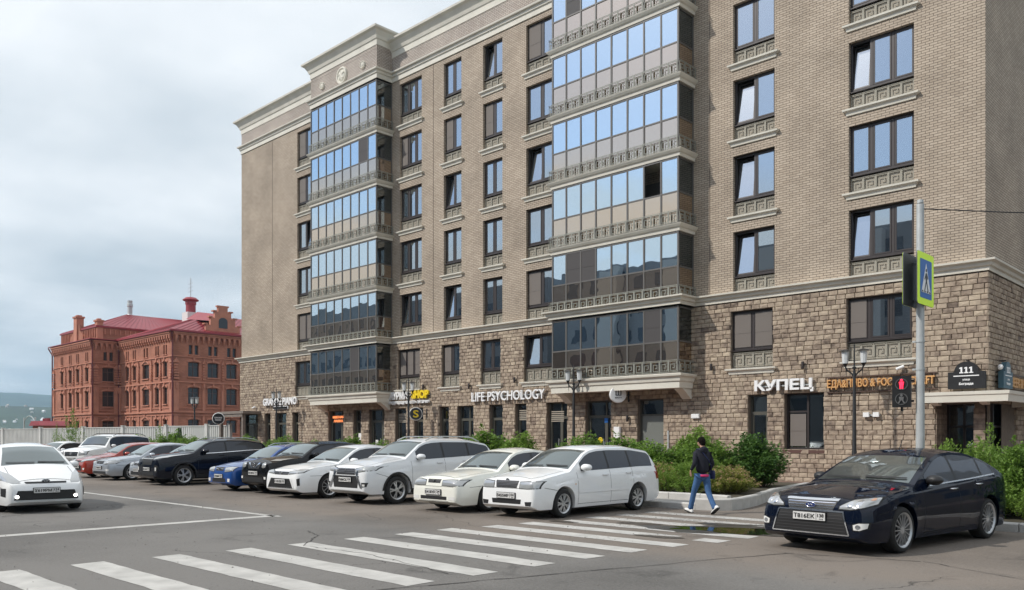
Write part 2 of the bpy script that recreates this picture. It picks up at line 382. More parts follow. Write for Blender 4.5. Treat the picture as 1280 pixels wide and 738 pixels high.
# ---- stone clad lower floors: one block at a time
sw = MB(); wall_with_holes(sw, BL, BW-0.06, 0, 7.12, stone_holes, -(BW-0.06), 0.36)
sw.face([(BW-0.06,1.6,0),(BW-0.06,16,0),(BW-0.06,16,7.12),(BW-0.06,1.6,7.12)])
sw.face([(BW-0.06,-(BW-0.06),2.8),(BW-0.06,1.6,2.8),(BW-0.06,1.6,7.12),(BW-0.06,-(BW-0.06),7.12)])
sw.face([(BL,16,0),(BL,-(BW-0.06),0),(BL,-(BW-0.06),7.12),(BL,16,7.12)])
sw.face([(-1.47,-0.06,2.79),(0.06,-0.06,2.79),(0.06,3.2,2.79),(-1.47,3.2,2.79)])
stone = obj('stone_wall', sw, M_MORTAR, bld)
blocks = []
def block_geo(mb, a, b, z0, z1, face):
    j = lambda s: random.uniform(-s, s)
    g = 0.006; a += g; b -= g; z0 += g; z1 -= g
    if b-a < 0.03: return
    d0, d1 = 0.05, BW-0.006; i = min(0.016, (b-a)*0.15); mid = (a+b)/2+j(0.05*(b-a)); zm = (z0+z1)/2+j(0.02)
    def P(u, d, z): return (u, -d, z) if face == 'front' else (d, u, z)
    ri = [P(a,d0,z0),P(b,d0,z0),P(b,d0,z1),P(a,d0,z1)]
    rm = [P(a,d1+j(.006),z0),P(b,d1+j(.006),z0),P(b,d1+j(.006),z1),P(a,d1+j(.006),z1)]
    rf = [P(a+i,BW+.012+j(.014),z0+i*.7),P(b-i,BW+.012+j(.014),z0+i*.7),P(b-i,BW+.012+j(.014),z1-i*.7),P(a+i,BW+.012+j(.014),z1-i*.7)]
    c = P(mid, BW+.02+j(.014), zm)
    fs = []
    for k in range(4): n = (k+1) % 4; fs += [(k,n,4+n,4+k), (4+k,4+n,8+n,8+k), (8+k,8+n,12)]
    if face == 'side': fs = [f for f in fs]
    mb.add(ri+rm+rf+[c], fs)
rows = int(round(7.0/RP))
for r in range(rows):
    z0, z1 = r*RP, (r+1)*RP; zc = (z0+z1)/2
    x = BL - (0.17 if r % 2 else 0.0); cuts = []
    hs = [h for h in stone_holes if h[2] < zc < h[3]]
    while x < BW:
        w = 0.335*random.choice((0.92, 1.0, 1.0, 1.08)); a, b = max(x, BL), min(x+w, BW)
        segs = [(a, b)]
        for h in hs:
            ns = []
            for s0, s1 in segs:
                if h[1] <= s0 or h[0] >= s1: ns.append((s0, s1)); continue
                if h[0] > s0: ns.append((s0, h[0]))
                if h[1] < s1: ns.append((h[1], s1))
            segs = ns
        for s0, s1 in segs:
            if s1-s0 > 0.05: blocks.append((s0, s1, z0, z1, 'front'))
        x += w
    y = -BW + (0.17 if r % 2 else 0.33)
    if r % 2 or True:
        yy = -BW
        while yy < 7.0:
            w = 0.335 if yy > -BW else (0.17 if r % 2 else 0.335)
            if not (zc < 2.79 and yy < 3.1): blocks.append((yy, yy+w, z0, z1, 'side'))
            yy += w
CP = Vector((7.88, -30.15, 1.67))
def bkey(bk):
    a, b, z0, z1, fc = bk
    return (Vector(((a+b)/2, 0, (z0+z1)/2)) - CP).length if fc == 'front' and z0 > 1.3 else 999
near = set(sorted(range(len(blocks)), key=lambda i: bkey(blocks[i]))[:290])
mb = MB()
for i, bk in enumerate(blocks):
    t = random.gauss(0.52, 0.12)
    if random.random() < 0.10: t -= 0.18
    if i in near:
        m1 = MB(); m1.tint = t; block_geo(m1, *bk); obj('stone_block', m1, M_STONE, stone, tint=True)
    else:
        mb.tint = t; block_geo(mb, *bk)
obj('stone_blocks', mb, M_STONE, stone, kind='stuff', tint=True)

# ---- Greek key grille strips
def meander(mb, x0, x1, z0, z1, y, unit, bar=0.02, th=0.02, rails=True):
    h = z1-z0; n = max(1, round((x1-x0)/unit)); u = (x1-x0)/n
    def seg(ax, az, bx, bz):
        a, b = sorted((ax, bx)); c, d = sorted((az, bz)); mb.box(a-bar/2, b+bar/2, y-th/2, y+th/2, c-bar/2, d+bar/2)
    if rails: seg(x0, z0, x1, z0); seg(x0, z1, x1, z1)
    for i in range(n):
        ox = x0+i*u+0.06*u; w = 0.88*u
        P = [(0,0.1),(0,0.9),(1,0.9),(1,0.12),(0.25,0.12),(0.25,0.66),(0.74,0.66),(0.74,0.36),(0.5,0.36)]
        for k in range(len(P)-1): seg(ox+P[k][0]*w, z0+P[k][1]*h, ox+P[k+1][0]*w, z0+P[k+1][1]*h)
        seg(ox+w+0.06*u, z0, ox+w+0.06*u, z1)
MESH = {}
def sh(key, build, m, **k):
    if key not in MESH:
        b = MB(); build(b); o = obj('tmp', b, m, **k); MESH[key] = o.data; bpy.data.objects.remove(o)
    return MESH[key]
def rbox(x0,x1,y0,y1,z0,z1): return lambda b: b.box(x0,x1,y0,y1,z0,z1)

def window(x0, x1, ztop, zbot, n, parent, y=0.16, styles='', stoney=False, frame=M_FRAME, room=True):
    """frame with mullions > sashes, one pane each; looks out along -y"""
    w, h = x1-x0, ztop-zbot
    key = ('win', round(w,2), round(h,2), n)
    def fr(b):
        t = 0.075
        b.box(0,w,0,.07,0,t); b.box(0,w,0,.07,h-t,h); b.box(0,t,0,.069,t,h-t); b.box(w-t,w,0,.069,t,h-t)
        for i in range(1, n): c = w*i/n; b.box(c-.05,c+.05,-.004,.068,t,h-t)
        b.box(-0.0,w,-0.10,-.001,-.05,-.02)
    o = obj('window', sh(key, fr, frame), None, parent, loc=(x0, y, zbot))
    pw = w/n-0.13; ph = h-0.15
    for i in range(n):
        st = styles[i] if i < len(styles) else '.'
        cx = w*(i+.5)/n
        # sash ring
        kk = ('sash', round(pw,2), round(ph,2))
        def sa(b):
            t = 0.05; a, c = -pw/2, pw/2
            b.box(a,c,-.012,.05,0,t); b.box(a,c,-.012,.05,ph-t,ph); b.box(a,a+t,-.011,.05,t,ph-t); b.box(c-t,c,-.011,.05,t,ph-t)
        s = obj('sash', sh(kk, sa, frame), None, o, loc=(cx, 0.0, 0.075))
        p = obj('pane', sh(('pane', round(pw,2), round(ph,2)), rbox(-pw/2+.045, pw/2-.045, .01, .02, .045, ph-.045), M_PANE), None, o, loc=(cx, 0.0, 0.075))
        if st == 't':
            for q in (s, p): q.rotation_euler = (R(-7), 0, 0)
            s.location.y = p.location.y = 0.03
        if st == 'o':
            for q in (s, p): q.rotation_euler = (R(-1.2), 0, R(2.5))
        if st in 's':
            obj('insect_screen', sh(('scr', round(pw,2), round(ph,2)), lambda b: (b.box(-pw/2+.03,pw/2-.03,-.024,-.016,.03,ph-.03), b.box(-pw/2+.03,pw/2-.03,-.032,-.025,ph*.42,ph*.42+.025)), M_SCREEN), None, o, loc=(cx,0,.075))
        if st == 'b':      # slatted blind inside
            obj('blind', sh(('bl', round(pw,2), round(ph,2)), lambda b: [b.box(-pw/2+.05,pw/2-.05,.08,.10,ph*q/14,ph*q/14+ph/22) for q in range(14)], M_CURTAIN), None, o, loc=(cx,0,.075))
        if st in 'cto' and (st != 'o' or random.random() < .5):
            def cu(b):
                pts = [(-pw/2+pw*q/16, .36+.03*sin(q*1.9)) for q in range(17)]
                b.grid([[(a, c, 0) for a, c in pts], [(a, c, ph) for a, c in pts]])
            obj('curtain', sh(('cur', round(pw,2), round(ph,2)), cu, M_CURTAIN), None, o, loc=(cx,0,.05))
    return o

STY = {0: ['s.','s.','.t','c.','ss'], 1: ['..c','s.c','...','c..','tc.'], 2: ['..','s.','t.','c.','t.'], 3: ['t.','s.','..','..','cc'],
       4: ['s.','..','t.','..','s.'], 5: ['..','..','t.','t.','t.'], 6: ['...','...','t..','...','t..'][0:5]}
ST2 = ['c.', 'sss', 's b'[0]+'b', 'oo', 'tc', 'ss', 'sbb']
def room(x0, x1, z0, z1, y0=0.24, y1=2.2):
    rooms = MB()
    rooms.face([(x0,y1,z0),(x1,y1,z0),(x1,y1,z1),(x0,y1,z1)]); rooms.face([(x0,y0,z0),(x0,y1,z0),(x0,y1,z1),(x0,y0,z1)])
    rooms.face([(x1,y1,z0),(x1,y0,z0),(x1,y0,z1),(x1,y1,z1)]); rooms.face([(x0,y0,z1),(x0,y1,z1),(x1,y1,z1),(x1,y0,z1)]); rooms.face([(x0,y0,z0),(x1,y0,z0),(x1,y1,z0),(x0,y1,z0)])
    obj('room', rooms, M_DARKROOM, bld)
for ci, (x0, x1, n) in enumerate(cols):
    for k in range(2, 8):
        up = k > 2
        zt = FZ(k) if up else snap(6.70); zb = zt-1.76 if up else 5.12
        yo = 0.16 if up else 0.05
        xo = 0 if up else -0.03
        if up: sty = STY[ci][7-k]
        else: sty = ST2[ci]
        wd = window(x0+xo, x1+xo, zt, zb, n, bld, yo, sty)
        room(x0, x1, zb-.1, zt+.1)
        # recessed panel with meander, then the moulded ledge
        z1 = zb-.07; z0 = (zt-2.42) if up else snap(4.42)
        w = x1-x0
        hp = z1-z0
        pan = obj('panel', sh(('pan', round(w,2), round(hp,2)), rbox(0, w, 0, .04, 0, hp), M_GRILLED), None, wd, loc=(0, .02, z0-zb))
        gr = obj('grille', sh(('gr', round(w,2), round(hp,2)), lambda b: meander(b, 0.03, w-.03, .1, hp-.05, 0, .44, .022, .016), M_GRILLEW), None, wd, loc=(0, -.03, z0-zb))
        if k != 3:
            def led(b):
                b.mould([(-.02,.3),(-.02,-.0),(w+.02,-.0),(w+.02,.3)], [(0,-.22),(.05,-.22),(.07,-.12),(.16,-.06),(.17,0.0),(0,.02)])
                b.box(-.02,w+.02,0,.3,-.2,.0)
            obj('ledge', sh(('led', round(w,2)), led, M_TRIM), None, wd, loc=(0, -yo-(0 if up else .12), z0-zb))

# ---- glazed balcony bays, one per floor
TZ = lambda k: 7.0+3.02*(k-2)
for bi, (bx0, bx1) in enumerate(BAYS):
    bw = bx1-bx0
    rb = MB()
    for k in range(2, 8):
        T = TZ(k); yb = -BD
        bay = MB(); f = 0.045; rail = T-1.42; bot = T-2.74
        P = 0.035
        n = 8; u = bw/n
        for i in range(n+1):
            x = i*u; xx = min(max(x, P), bw-P); bay.box(xx-P, xx+P, -P, P, bot+.02-T, 0)
        for z in (0-.05, rail-T, bot+.04-T): bay.box(0, bw, -P+.002, P-.002, z-.03, z+.03)
        for sx in (P, bw-P):
            for z in (0-.05, rail-T, bot+.04-T): bay.box(sx-P+.002, sx+P-.002, 0, BD, z-.03, z+.03)
            bay.box(sx-P, sx+P, BD-.06, BD, bot-T, 0)
        o = obj('balcony_bay', bay, M_BAYF, bld, loc=(bx0, -BD, T))
        hz = 1.42-.11; hb = (rail-bot)-.10
        open_i = 6 if (bi == 1 and k == 4) else -1
        for i in range(n):
            cx = (i+.5)*u; w = u-.085
            rz = random.uniform(-.35, .35); rx = random.uniform(-.3, .3)
            scr = (bi, k, i) in ((0,6,6),(1,7,1),(1,3,2),(1,2,6),(0,2,5),(1,3,1))
            if i == open_i: pass
            else:
                if scr: obj('insect_screen', sh(('bscr',), lambda b: (b.box(-w/2,w/2,-.022,-.012,0,hz), b.box(-w/2,w/2,-.03,-.024,hz*.45,hz*.45+.02)), M_SCREEN2), None, o, loc=(cx,0,-1.39))
                else:
                    p = obj('pane', sh(('bpane',), rbox(-w/2,w/2,-.006,.006,0,hz), M_BAYG), None, o, loc=(cx,0,-1.39)); p.rotation_euler = (R(rx), 0, R(rz))
            q = obj('parapet_panel', sh(('bpanel',), rbox(-w/2,w/2,-.006,.006,0,hb), M_BAYP), None, o, loc=(cx,0,bot+.07-T)); q.rotation_euler = (R(rx*.5), 0, R(rz*.6))
        for sx in (P, bw-P):
            obj('side_pane', sh(('spane',), rbox(-.006,.006,P+.01,BD-.06,0,hz), M_SHOPG), None, o, loc=(sx,0,-1.39))
            obj('side_panel', sh(('spanel',), rbox(-.006,.006,P+.01,BD-.06,0,hb), M_BAYP), None, o, loc=(sx,0,bot+.07-T))
        gz0, gz1 = bot+.06-T, bot+.54-T
        def gb(b):
            meander(b, 0, bw, gz0, gz1, -.13, .43, .022, .018)
            for sx in (-.1, bw+.1):
                b2 = MB(); meander(b2, 0, BD+.1, gz0, gz1, 0, .40, .022, .018)
                b.add([(sx+y, x-.13, z) for x, y, z in b2.v], b2.f)
        obj('grille', sh(('bgr',), gb, M_GRILLE), None, o)
        if k > 3:
            lg = MB(); lg.mould([(0,BD),(0,0),(bw,0),(bw,BD)], [(0,0),(.06,0),(.08,.12),(.14,.16),(.20,.24),(.22,.28),(0,.30)]); lg.box(.0,bw,0,BD,.01,.27)
            obj('ledge', lg, M_TRIM, o, loc=(0,0,-3.02))
        if k == 2:
            lg = MB(); lg.mould([(0,BD),(0,0),(bw,0),(bw,BD)], [(0,-.62),(.04,-.62),(.05,-.38),(.10,-.34),(.13,-.20),(.22,-.14),(.24,-.06),(.0,0)]); lg.box(0,bw,0,BD,-.6,-.02)
            for sx in (0.02, bw-.42):
                lg.prism([(0.25,-.6),(BD,-.6),(BD,-1.05),(BD-.2,-1.05),(.55,-.78),(.3,-.66)], 'x', sx, sx+.4)
            obj('base_cornice', lg, M_TRIM, o, loc=(0,0,bot-T+.04))
        if k == 7: pass
        # floor slab and the wall behind the loggia
        rb.box(bx0+.05, bx1-.05, -BD+.06, 0.05, T-2.78, T-2.70)
    # inside wall with doors
    for k in range(2, 8):
        T = TZ(k)
        rb.box(bx0+1.0, bx0+2.6, -.07-(.1 if k==2 else 0), -.02, T-2.6, T-.5); rb.box(bx1-2.9, bx1-1.0, -.07-(.1 if k==2 else 0), -.02, T-2.6, T-.5)
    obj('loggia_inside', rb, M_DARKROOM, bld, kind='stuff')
# air conditioner inside the lowest right bay
# ================================================================== GROUND FLOOR SHOPS
sr = MB()
def shopfront(a, b, zb, zt, kind):
    w, h = b-a, zt-zb; y = 0.10
    fr = MB(); t = 0.07
    fr.box(0,w,0,.08,h-t,h); fr.box(0,t,.001,.079,0,h-t); fr.box(w-t,w,.001,.079,0,h-t); fr.box(t,w-t,.002,.078,0,t)
    tr = h-0.72                                            # transom
    if kind != 'k': fr.box(t,w-t,.002,.078,tr,tr+.07)
    else: fr.box(t,w*.55,.002,.078,tr,tr+.07)
    col = []
    if kind == 'd': col = [w*.72] if w > 1.3 else [w*.6]
    if kind == 'k': col = [w*.55]
    for c in col: fr.box(c-.035,c+.035,-.002,.082,t,h-t)
    nm = 'shop_door' if kind in 'd' else 'shop_window'
    o = obj(nm, fr, M_OLIVE if kind != 'k' else M_FRAME, bld, loc=(a, y, zb))
    def pane(x0, x1, z0, z1, m=M_SHOPG, n='pane'): return obj(n, (lambda q: (q.box(x0,x1,.035,.045,z0,z1), q)[1])(MB()), m, o)
    xs = [t]+col+[w-t]
    for i in range(len(xs)-1):
        x0, x1 = xs[i]+.02, xs[i+1]-.02
        if kind == 'k' and i == 1: pane(x0, x1, t, h-t); continue
        pane(x0, x1, tr+.07, h-t)
        if kind == 'f': pane(x0, x1, t, tr, mat('grey_door_panel', (0.17,0.18,0.165), 0.4), 'door_panel')
        elif kind == 'k':
            pane(x0, x1, t, tr); obj('insect_screen', (lambda q: (q.box(x0+.05,x1-.05,-.01,.0,t+.05,tr-.05), q.box(x0+.05,x1-.05,-.02,-.011,tr*.5,tr*.5+.03), q)[2])(MB()), M_SCREEN, o)
        else: pane(x0, x1, t, tr)
        if kind in 'dw':                                    # leaf stiles
            q = MB(); s = .06; q.box(x0,x0+s,.0,.07,t,tr); q.box(x1-s,x1,.0,.07,t,tr); q.box(x0+s,x1-s,.0,.069,tr-s,tr); q.box(x0+s,x1-s,.0,.069,t,t+s)
            lf = obj('leaf_frame', q, M_OLIVE, o)
    if kind == 'd':
        q = MB(); hx = col[0]-.13; q.tube([(hx,-.06,1.0),(hx,-.06,1.5)], .015); q.box(hx-.01,hx+.01,-.06,.01,1.05,1.08); q.box(hx-.01,hx+.01,-.06,.01,1.42,1.45)
        obj('handle', q, M_GALV, o)
    if kind == 'k':
        q = MB(); q.box(-.05,w+.05,-.22-.02,.0,-.14,-.02); obj('sill', q, mat('brown_sill', (0.10,0.05,0.04), .5), o)
    sr.face([(a-.3,4,zb),(b+.3,4,zb),(b+.3,4,zt),(a-.3,4,zt)]); sr.face([(a-.05,.25,zb),(a-.3,4,zb),(a-.3,4,zt),(a-.05,.25,zt)]); sr.face([(b+.3,4,zb),(b+.05,.25,zb),(b+.05,.25,zt),(b+.3,4,zt)])
    sr.face([(a-.1,.25,zt),(a-.3,4,zt),(b+.3,4,zt),(b+.1,.25,zt)]); sr.face([(a-.1,.25,zb),(b+.1,.25,zb),(b+.3,4,zb),(a-.3,4,zb)])
    return o
fronts = []
for a, b, kd in shops:
    zb = {'w': snap(0.5), 'd': 0.12, 'f': snap(0.3), 'k': snap(1.2), 'porch': .12}[kd]
    k2 = 'd' if kd == 'porch' else kd
    fronts.append(shopfront(a, b, zb, ST, k2))
# louvres over some doors
for i in (12, 13, 7):
    a, b, kd = shops[i]; q = MB(); w = min(b-a, 1.0)
    for j in range(6): q.box(.1, w*.9, -.012, .02, 2.3+j*.09+(.0 if kd=='d' else -.3), 2.35+j*.09+(.0 if kd=='d' else -.3))
    obj('louvre', q, M_GRILLED, fronts[i])
# corner entrance: recess with dark glazing and stone piers
q = MB(); z1 = 2.79
for x in (-1.45, -.95, -.35): q.box(x, x+.08, 1.0, 1.08, .1, z1)
for y in (1.0, 2.0, 2.9): q.box(-.12, -.04, y, y+.08, .1, z1)
q.box(-1.45, -.04, 1.0, 1.081, 2.0, 2.07); q.box(-.121,-.039,1.0,2.98,2.0,2.07)
ce = obj('corner_entrance', q, M_FRAME, bld)
q = MB(); q.box(-1.4,-.1,1.03,1.05,.1,z1); q.box(-.09,-.07,1.05,2.95,.1,z1); obj('pane', q, M_SHOPG, ce)
q = MB(); q.box(-1.9,-1.47,0.30,3.2,0,z1); q.box(-.32,-.02,-.02,.28,0,z1-.002); q.box(-.9,-.7,1.1,1.3,0,z1)
obj('pier', q, M_MORTAR, ce)
pb = MB()
for r in range(int(z1/RP)):
    pb.tint = random.gauss(.3,.1); z = r*RP; s = .02*(r % 2)
    pb.box(-.34,-.00-.001,-.045,.30,z+.008,min(z+RP-.008, z1-.01))
    pb.tint = random.gauss(.3,.1); pb.box(-1.471,-1.45,-.10,.45,z+.008,z+RP-.008); pb.box(-1.471,-1.45,.47,.99,z+.008,z+RP-.008)
obj('stone_blocks', pb, M_STONE, ce, kind='stuff', tint=True)
sr.box(-1.45,-.1,3.0,3.2,0,z1)
obj('shop_interior', sr, M_DARKROOM, bld)
q = MB()
q.box(-1.62, .85, -.88, -.12, 3.02, 3.12); q.box(.12, .849, -.12, 6.0, 3.021, 3.119)
q.mould([(-1.62,-.12),(-1.62,-.88),(.85,-.88),(.85,6.0)], [(-.06,2.80),(.0,2.80),(.02,3.0),(.05,3.03),(.06,3.13),(-.06,3.14)])
for x in (-1.5, -.05): q.prism([(-.85,3.02),(-.14,3.02),(-.14,2.72),(-.45,2.76),(-.78,2.9)], 'x', x, x+.22)
q.prism([(.83,3.02),(.13,3.02),(.13,2.70),(.45,2.74),(.75,2.9)], 'y', 2.6, 2.85)
obj('canopy', q, M_TRIM, bld)
# porch over the far left door
q = MB(); q.box(-49.4,-45.6,-1.5,-.12,3.32,3.5); q.box(-49.2,-49.0,-1.4,-1.2,0,3.32); q.box(-46.0,-45.8,-1.4,-1.2,0,3.32); q.box(-49.2,-45.8,-1.44,-1.39,3.1,3.31)
obj('porch', q, mat('porch_cladding', (.20,.165,.14), .6, noise_amt=.2), bld)
# small fittings on the facade (things hung on it)
def gadget(x, z, w, h, d, label, cat, m, group=None):
    b = MB(); b.box(-w/2,w/2,-d,0,0,h); b.box(-w/2+.02,w/2-.02,-d-.012,-d,.02,h-.02)
    o = obj(cat.replace(' ','_'), b, m, loc=(x,-BW-.02,z)); tag(o, label, cat, group); return o
gadget(-14.62, 1.62, .32, .52, .12, 'white panel intercom box beside the dark glazed shop door', 'intercom', M_WHITE)
gadget(-10.65, 2.45, .36, .18, .10, 'small white lamp box on stone wall right of grey door', 'wall lamp', M_WHITE)
gadget(-12.0, 1.05, .08, .9, .02, 'thin grey conduit strip beside grey shop door', 'conduit', M_GALV)
def spotlight(x, z, label):
    t = thing('wall_spotlight', label, 'wall lamp', (x,-BW,z), 0, 'brown up and down spotlights on the stone facade')
    b = MB(); b.lathe([(0.001,-.14),(.05,-.14),(.055,-.12),(.055,.12),(.05,.14),(.001,.14)], 'z', 12, (0,-.12,0)); obj('housing', b, M_FRAME, t, smooth=40)
    b = MB(); b.box(-.02,.02,-.08,0,-.03,.03); obj('bracket', b, M_FRAME, t)
for x, z, l in ((-8.9+.6, 4.62, ''), (-6.05, 4.35, 'brown spotlight on stone wall above the white shop sign at the right'), (-24.2, 4.35, 'brown spotlight above the start of the long white letter sign'), (-20.9, 4.5, 'brown spotlight above the middle of the long white letter sign'), (-14.05, 2.5, 'brown spotlight between dark door and white round sign'), (-9.9, 4.5, 'brown spotlight on bare wall right of the big balcony stack'), (-27.9, 4.45, 'brown spotlight beside the yellow shop lettering')):
    if l: spotlight(x, z, l)
def camera_unit(x, z, label):
    t = thing('security_camera', label, 'camera', (x,-BW,z))
    b = MB(); b.tube([(0,0,.0),(0,-.14,.02)], .03); b.lathe([(.06,0),(.06,-.03)],'y',12); obj('bracket', b, M_WHITE, t)
    b = MB(); b.tube([(.10,-.12,.08),(-.12,-.22,-.02)], .055, 12); obj('housing', b, M_WHITE, t)
camera_unit(-2.55, 4.02, 'white security camera on stone wall above the orange lettering')
camera_unit(-46.3, 3.75, 'white security camera above the far left porch')
t = thing('floodlight', 'twin white floodlight on stone wall behind the right street lamp', 'wall lamp', (-3.55,-BW,2.45))
for sx in (-.17, .17):
    b = MB(); b.box(sx-.1,sx+.1,-.16,-.06,-.06,.10); obj('lamp_head', b, M_WHITE, t)
b = MB(); b.box(-.28,.28,-.07,0,-.03,.03); obj('bracket', b, M_GALV, t)

# ---- lettering
def text_mesh(s, size, bold=0.0, ext=0.02, width=None, shear=0.0, space=1.0):
    cu = bpy.data.curves.new('t', 'FONT'); cu.body = s; cu.size = size; cu.extrude = ext; cu.offset = bold; cu.align_x = 'CENTER'; cu.align_y = 'CENTER'
    cu.shear = shear; cu.space_character = space; cu.resolution_u = 3
    o = bpy.data.objects.new('t', cu); C.objects.link(o); dg = bpy.context.evaluated_depsgraph_get(); dg.update()
    me = bpy.data.meshes.new_from_object(o.evaluated_get(dg)); bpy.data.objects.remove(o)
    if width:
        xs = [v.co.x for v in me.vertices]; k = width/(max(xs)-min(xs)); c = (max(xs)+min(xs))/2
        for v in me.vertices: v.co.x = (v.co.x-c)*k
    me.materials.clear(); return me
def letters(s, parent, m, w, h, loc, bold=0.0, ext=0.02, rot=(R(90),0,0), name='lettering', space=1.0):
    me = text_mesh(s, 1.0, bold, 0.5, None, 0, space)
    xs = [v.co.x for v in me.vertices]; ys = [v.co.y for v in me.vertices]
    kx, ky = w/(max(xs)-min(xs)), h/(max(ys)-min(ys)); cx, cy = (max(xs)+min(xs))/2, (max(ys)+min(ys))/2
    for v in me.vertices: v.co.x = (v.co.x-cx)*kx; v.co.y = (v.co.y-cy)*ky; v.co.z *= ext*2
    o = obj(name, me, m, parent, loc=loc); o.rotation_euler = rot; return o
M_SIGNW = mat('white_letters', (0.82,0.82,0.82), .4)
M_SIGNY = mat('yellow_letters', (0.85,0.62,0.02), .4)
M_SIGNO = mat('orange_letters', (0.62,0.34,0.13), .5)
def letter_sign(name, x, z, label, parts, backs=()):
    t = thing(name, label, 'shop sign', (x,-BW-.03,z))
    for s, w, h, ox, oz, m, b in parts: letters(s, t, m, w, h, (ox,-.10,oz), b, .05)
    for x0, x1, z0, z1, m in backs:
        b = MB(); b.box(x0,x1,-.05,0,z0,z1); obj('mounting_rail', b, m, t)
    return t
M_BR = mat('brown_rail', (.09,.055,.04), .5)
letter_sign('shop_sign', -6.8, 3.62, 'large white raised letters reading КУПЕЦ on the stone wall', [('КУПЕЦ', 2.35, .50, 0, 0, M_SIGNW, .035)], [(-1.1,1.1,-.02,.03,M_GALV)])
letter_sign('shop_sign', -3.28, 3.58, 'orange lettering ЕДА ПИВО FOOD CRAFT between two brown rails', [('ЕДА&ПИВО & FOOD & CRAFT', 3.65, .36, 0, 0, M_SIGNO, .02)], [(-1.88,1.88,.24,.28,M_BR),(-1.88,1.88,-.30,-.26,M_BR),(-1.8,-1.76,-.26,.24,M_BR),(1.76,1.8,-.26,.24,M_BR)])
letter_sign('shop_sign', -21.4, 3.76, 'white raised letters reading LIFE PSYCHOLOGY on the stone wall', [('LIFE PSYCHOLOGY', 5.1, .48, 0, 0, M_SIGNW, .01)], [(-2.5,2.5,-.02,.02,M_GALV)])
letter_sign('shop_sign', -29.25, 3.92, 'white and yellow letters ШАУРМА SHOP above the narrow shop windows', [('ШАУРМА', 2.05, .44, -.98, .12, M_SIGNW, .03), ('SHOP', 1.45, .46, 1.12, .14, M_SIGNY, .05), ('международная сеть питания', 3.8, .22, .0, -.30, M_SIGNW, .02)], [(-1.9,1.9,.09,.13,M_GALV)])
letter_sign('shop_sign', -42.9, 4.05, 'white serif style letters GRANDE PIANO near the left end of the facade', [('GRANDE PIANO', 4.3, .50, 0, 0.05, M_SIGNW, .03), ('КОФЕЙНЯ', 1.7, .17, 0, -.36, M_BLACK, .02)], [(-2.0,2.0,.03,.07,M_GALV),(-.95,.95,-.48,-.25,M_SIGNW)])
# lit orange words in a door transom
q = fronts[4]; letters('МЯСНАЯ', q, mat('orange_neon', (.8,.3,.1), .5, emit=(1,.3,.1), estr=1.0), 1.2, .16, (.8,-.02,2.82), .02, .01); letters('ЛАВКА', q, MATS['orange_neon'], 1.0, .16, (.8,-.02,2.58), .02, .01)
# posters on doors
def poster(front, x, z, w, h, m, lines=()):
    b = MB(); b.box(x,x+w,-.018,-.008,z,z+h); p = obj('poster', b, m, front)
    for i, (lx, lz, lw, lh, mm) in enumerate(lines): b = MB(); b.box(x+lx,x+lx+lw,-.024,-.0181,z+lz,z+lz+lh); obj('print', b, mm, p)
poster(fronts[14], .45, .75, .5, .42, M_WHITE, [(.05,.05,.4,.05,M_BLACK),(.05,.15,.4,.05,M_BLACK),(.05,.25,.4,.05,M_BLACK)])
b = MB(); b.lathe([(.14,0),(.14,-.01),(.001,-.011)],'y',20,(.72,-.02,1.42)); obj('sticker', b, M_SIGNY, fronts[14])
poster(fronts[14], .95, 2.22, .2, .2, mat('blue_sign', (.02,.15,.5), .5))
for zz in (.7, 1.15, 1.7, 2.15): poster(fronts[6], 1.2, zz, .22, .32, M_WHITE, [(.03,.05,.15,.05,M_BLACK),(.03,.16,.15,.08,M_SIGNO)])
poster(fronts[5], .25, .8, .3, .6, M_WHITE, [(.05,.1,.2,.1,M_BLACK)])
poster(fronts[6], .4, .9, .25, .5, M_WHITE, [(.05,.1,.15,.2,M_BLACK)])
# round projecting signs
def disc_sign(x, z, r, label, face_m, art, yaw=0, d=.9, th=.18):
    t = thing('round_sign', label, 'projecting sign', (x,-BW,z), 0)
    b = MB(); b.tube([(0,0,.0),(0,-d+.3,0)], .025); b.box(-.04,.04,-.03,0,-.3,.3); obj('bracket', b, M_BLACK, t)
    e = bpy.data.objects.new('disc', None)
    b = MB(); b.lathe([(.001,-th/2),(r*.97,-th/2),(r,-th/2+.01),(r,th/2-.01),(r*.97,th/2),(.001,th/2)], 'x', 32, (0,0,0)); dsk = obj('disc', b, M_WHITE, t, smooth=40, loc=(0,-d+.1,0)); dsk.rotation_euler = (0,0,yaw)
    b = MB(); b.lathe([(r*.9,0),(r*.9,.008),(.001,.009)], 'x', 32, (th/2,0,0)); obj('face', b, face_m, dsk, smooth=40)
    for s, w, h, oz, m in art: letters(s, dsk, m, w, h, (th/2+.012,0,oz), .02, .004, (R(90),0,R(90)))
    return t
disc_sign(-14.05, 3.52, .36, 'round white projecting sign under the right balcony stack', M_WHITE, [('☽', .3, .28, .0, M_BLACK)] if False else [('Ш', .26, .22, .06, M_BLACK), ('BEAUTY', .3, .06, -.14, M_BLACK)], R(-38))
disc_sign(-27.7, 2.95, .36, 'round projecting sign with yellow emblem below the yellow lettering', mat('dark_face', (.03,.03,.035), .4), [('S', .3, .4, 0, M_SIGNY)], R(-35))
disc_sign(-48.3, 3.0, .42, 'round black projecting sign at the far left end of the facade', M_BLACK, [('GRANDE', .5, .10, .06, M_SIGNW), ('PIANO', .4, .10, -.1, M_SIGNW)], R(-35), d=1.9)
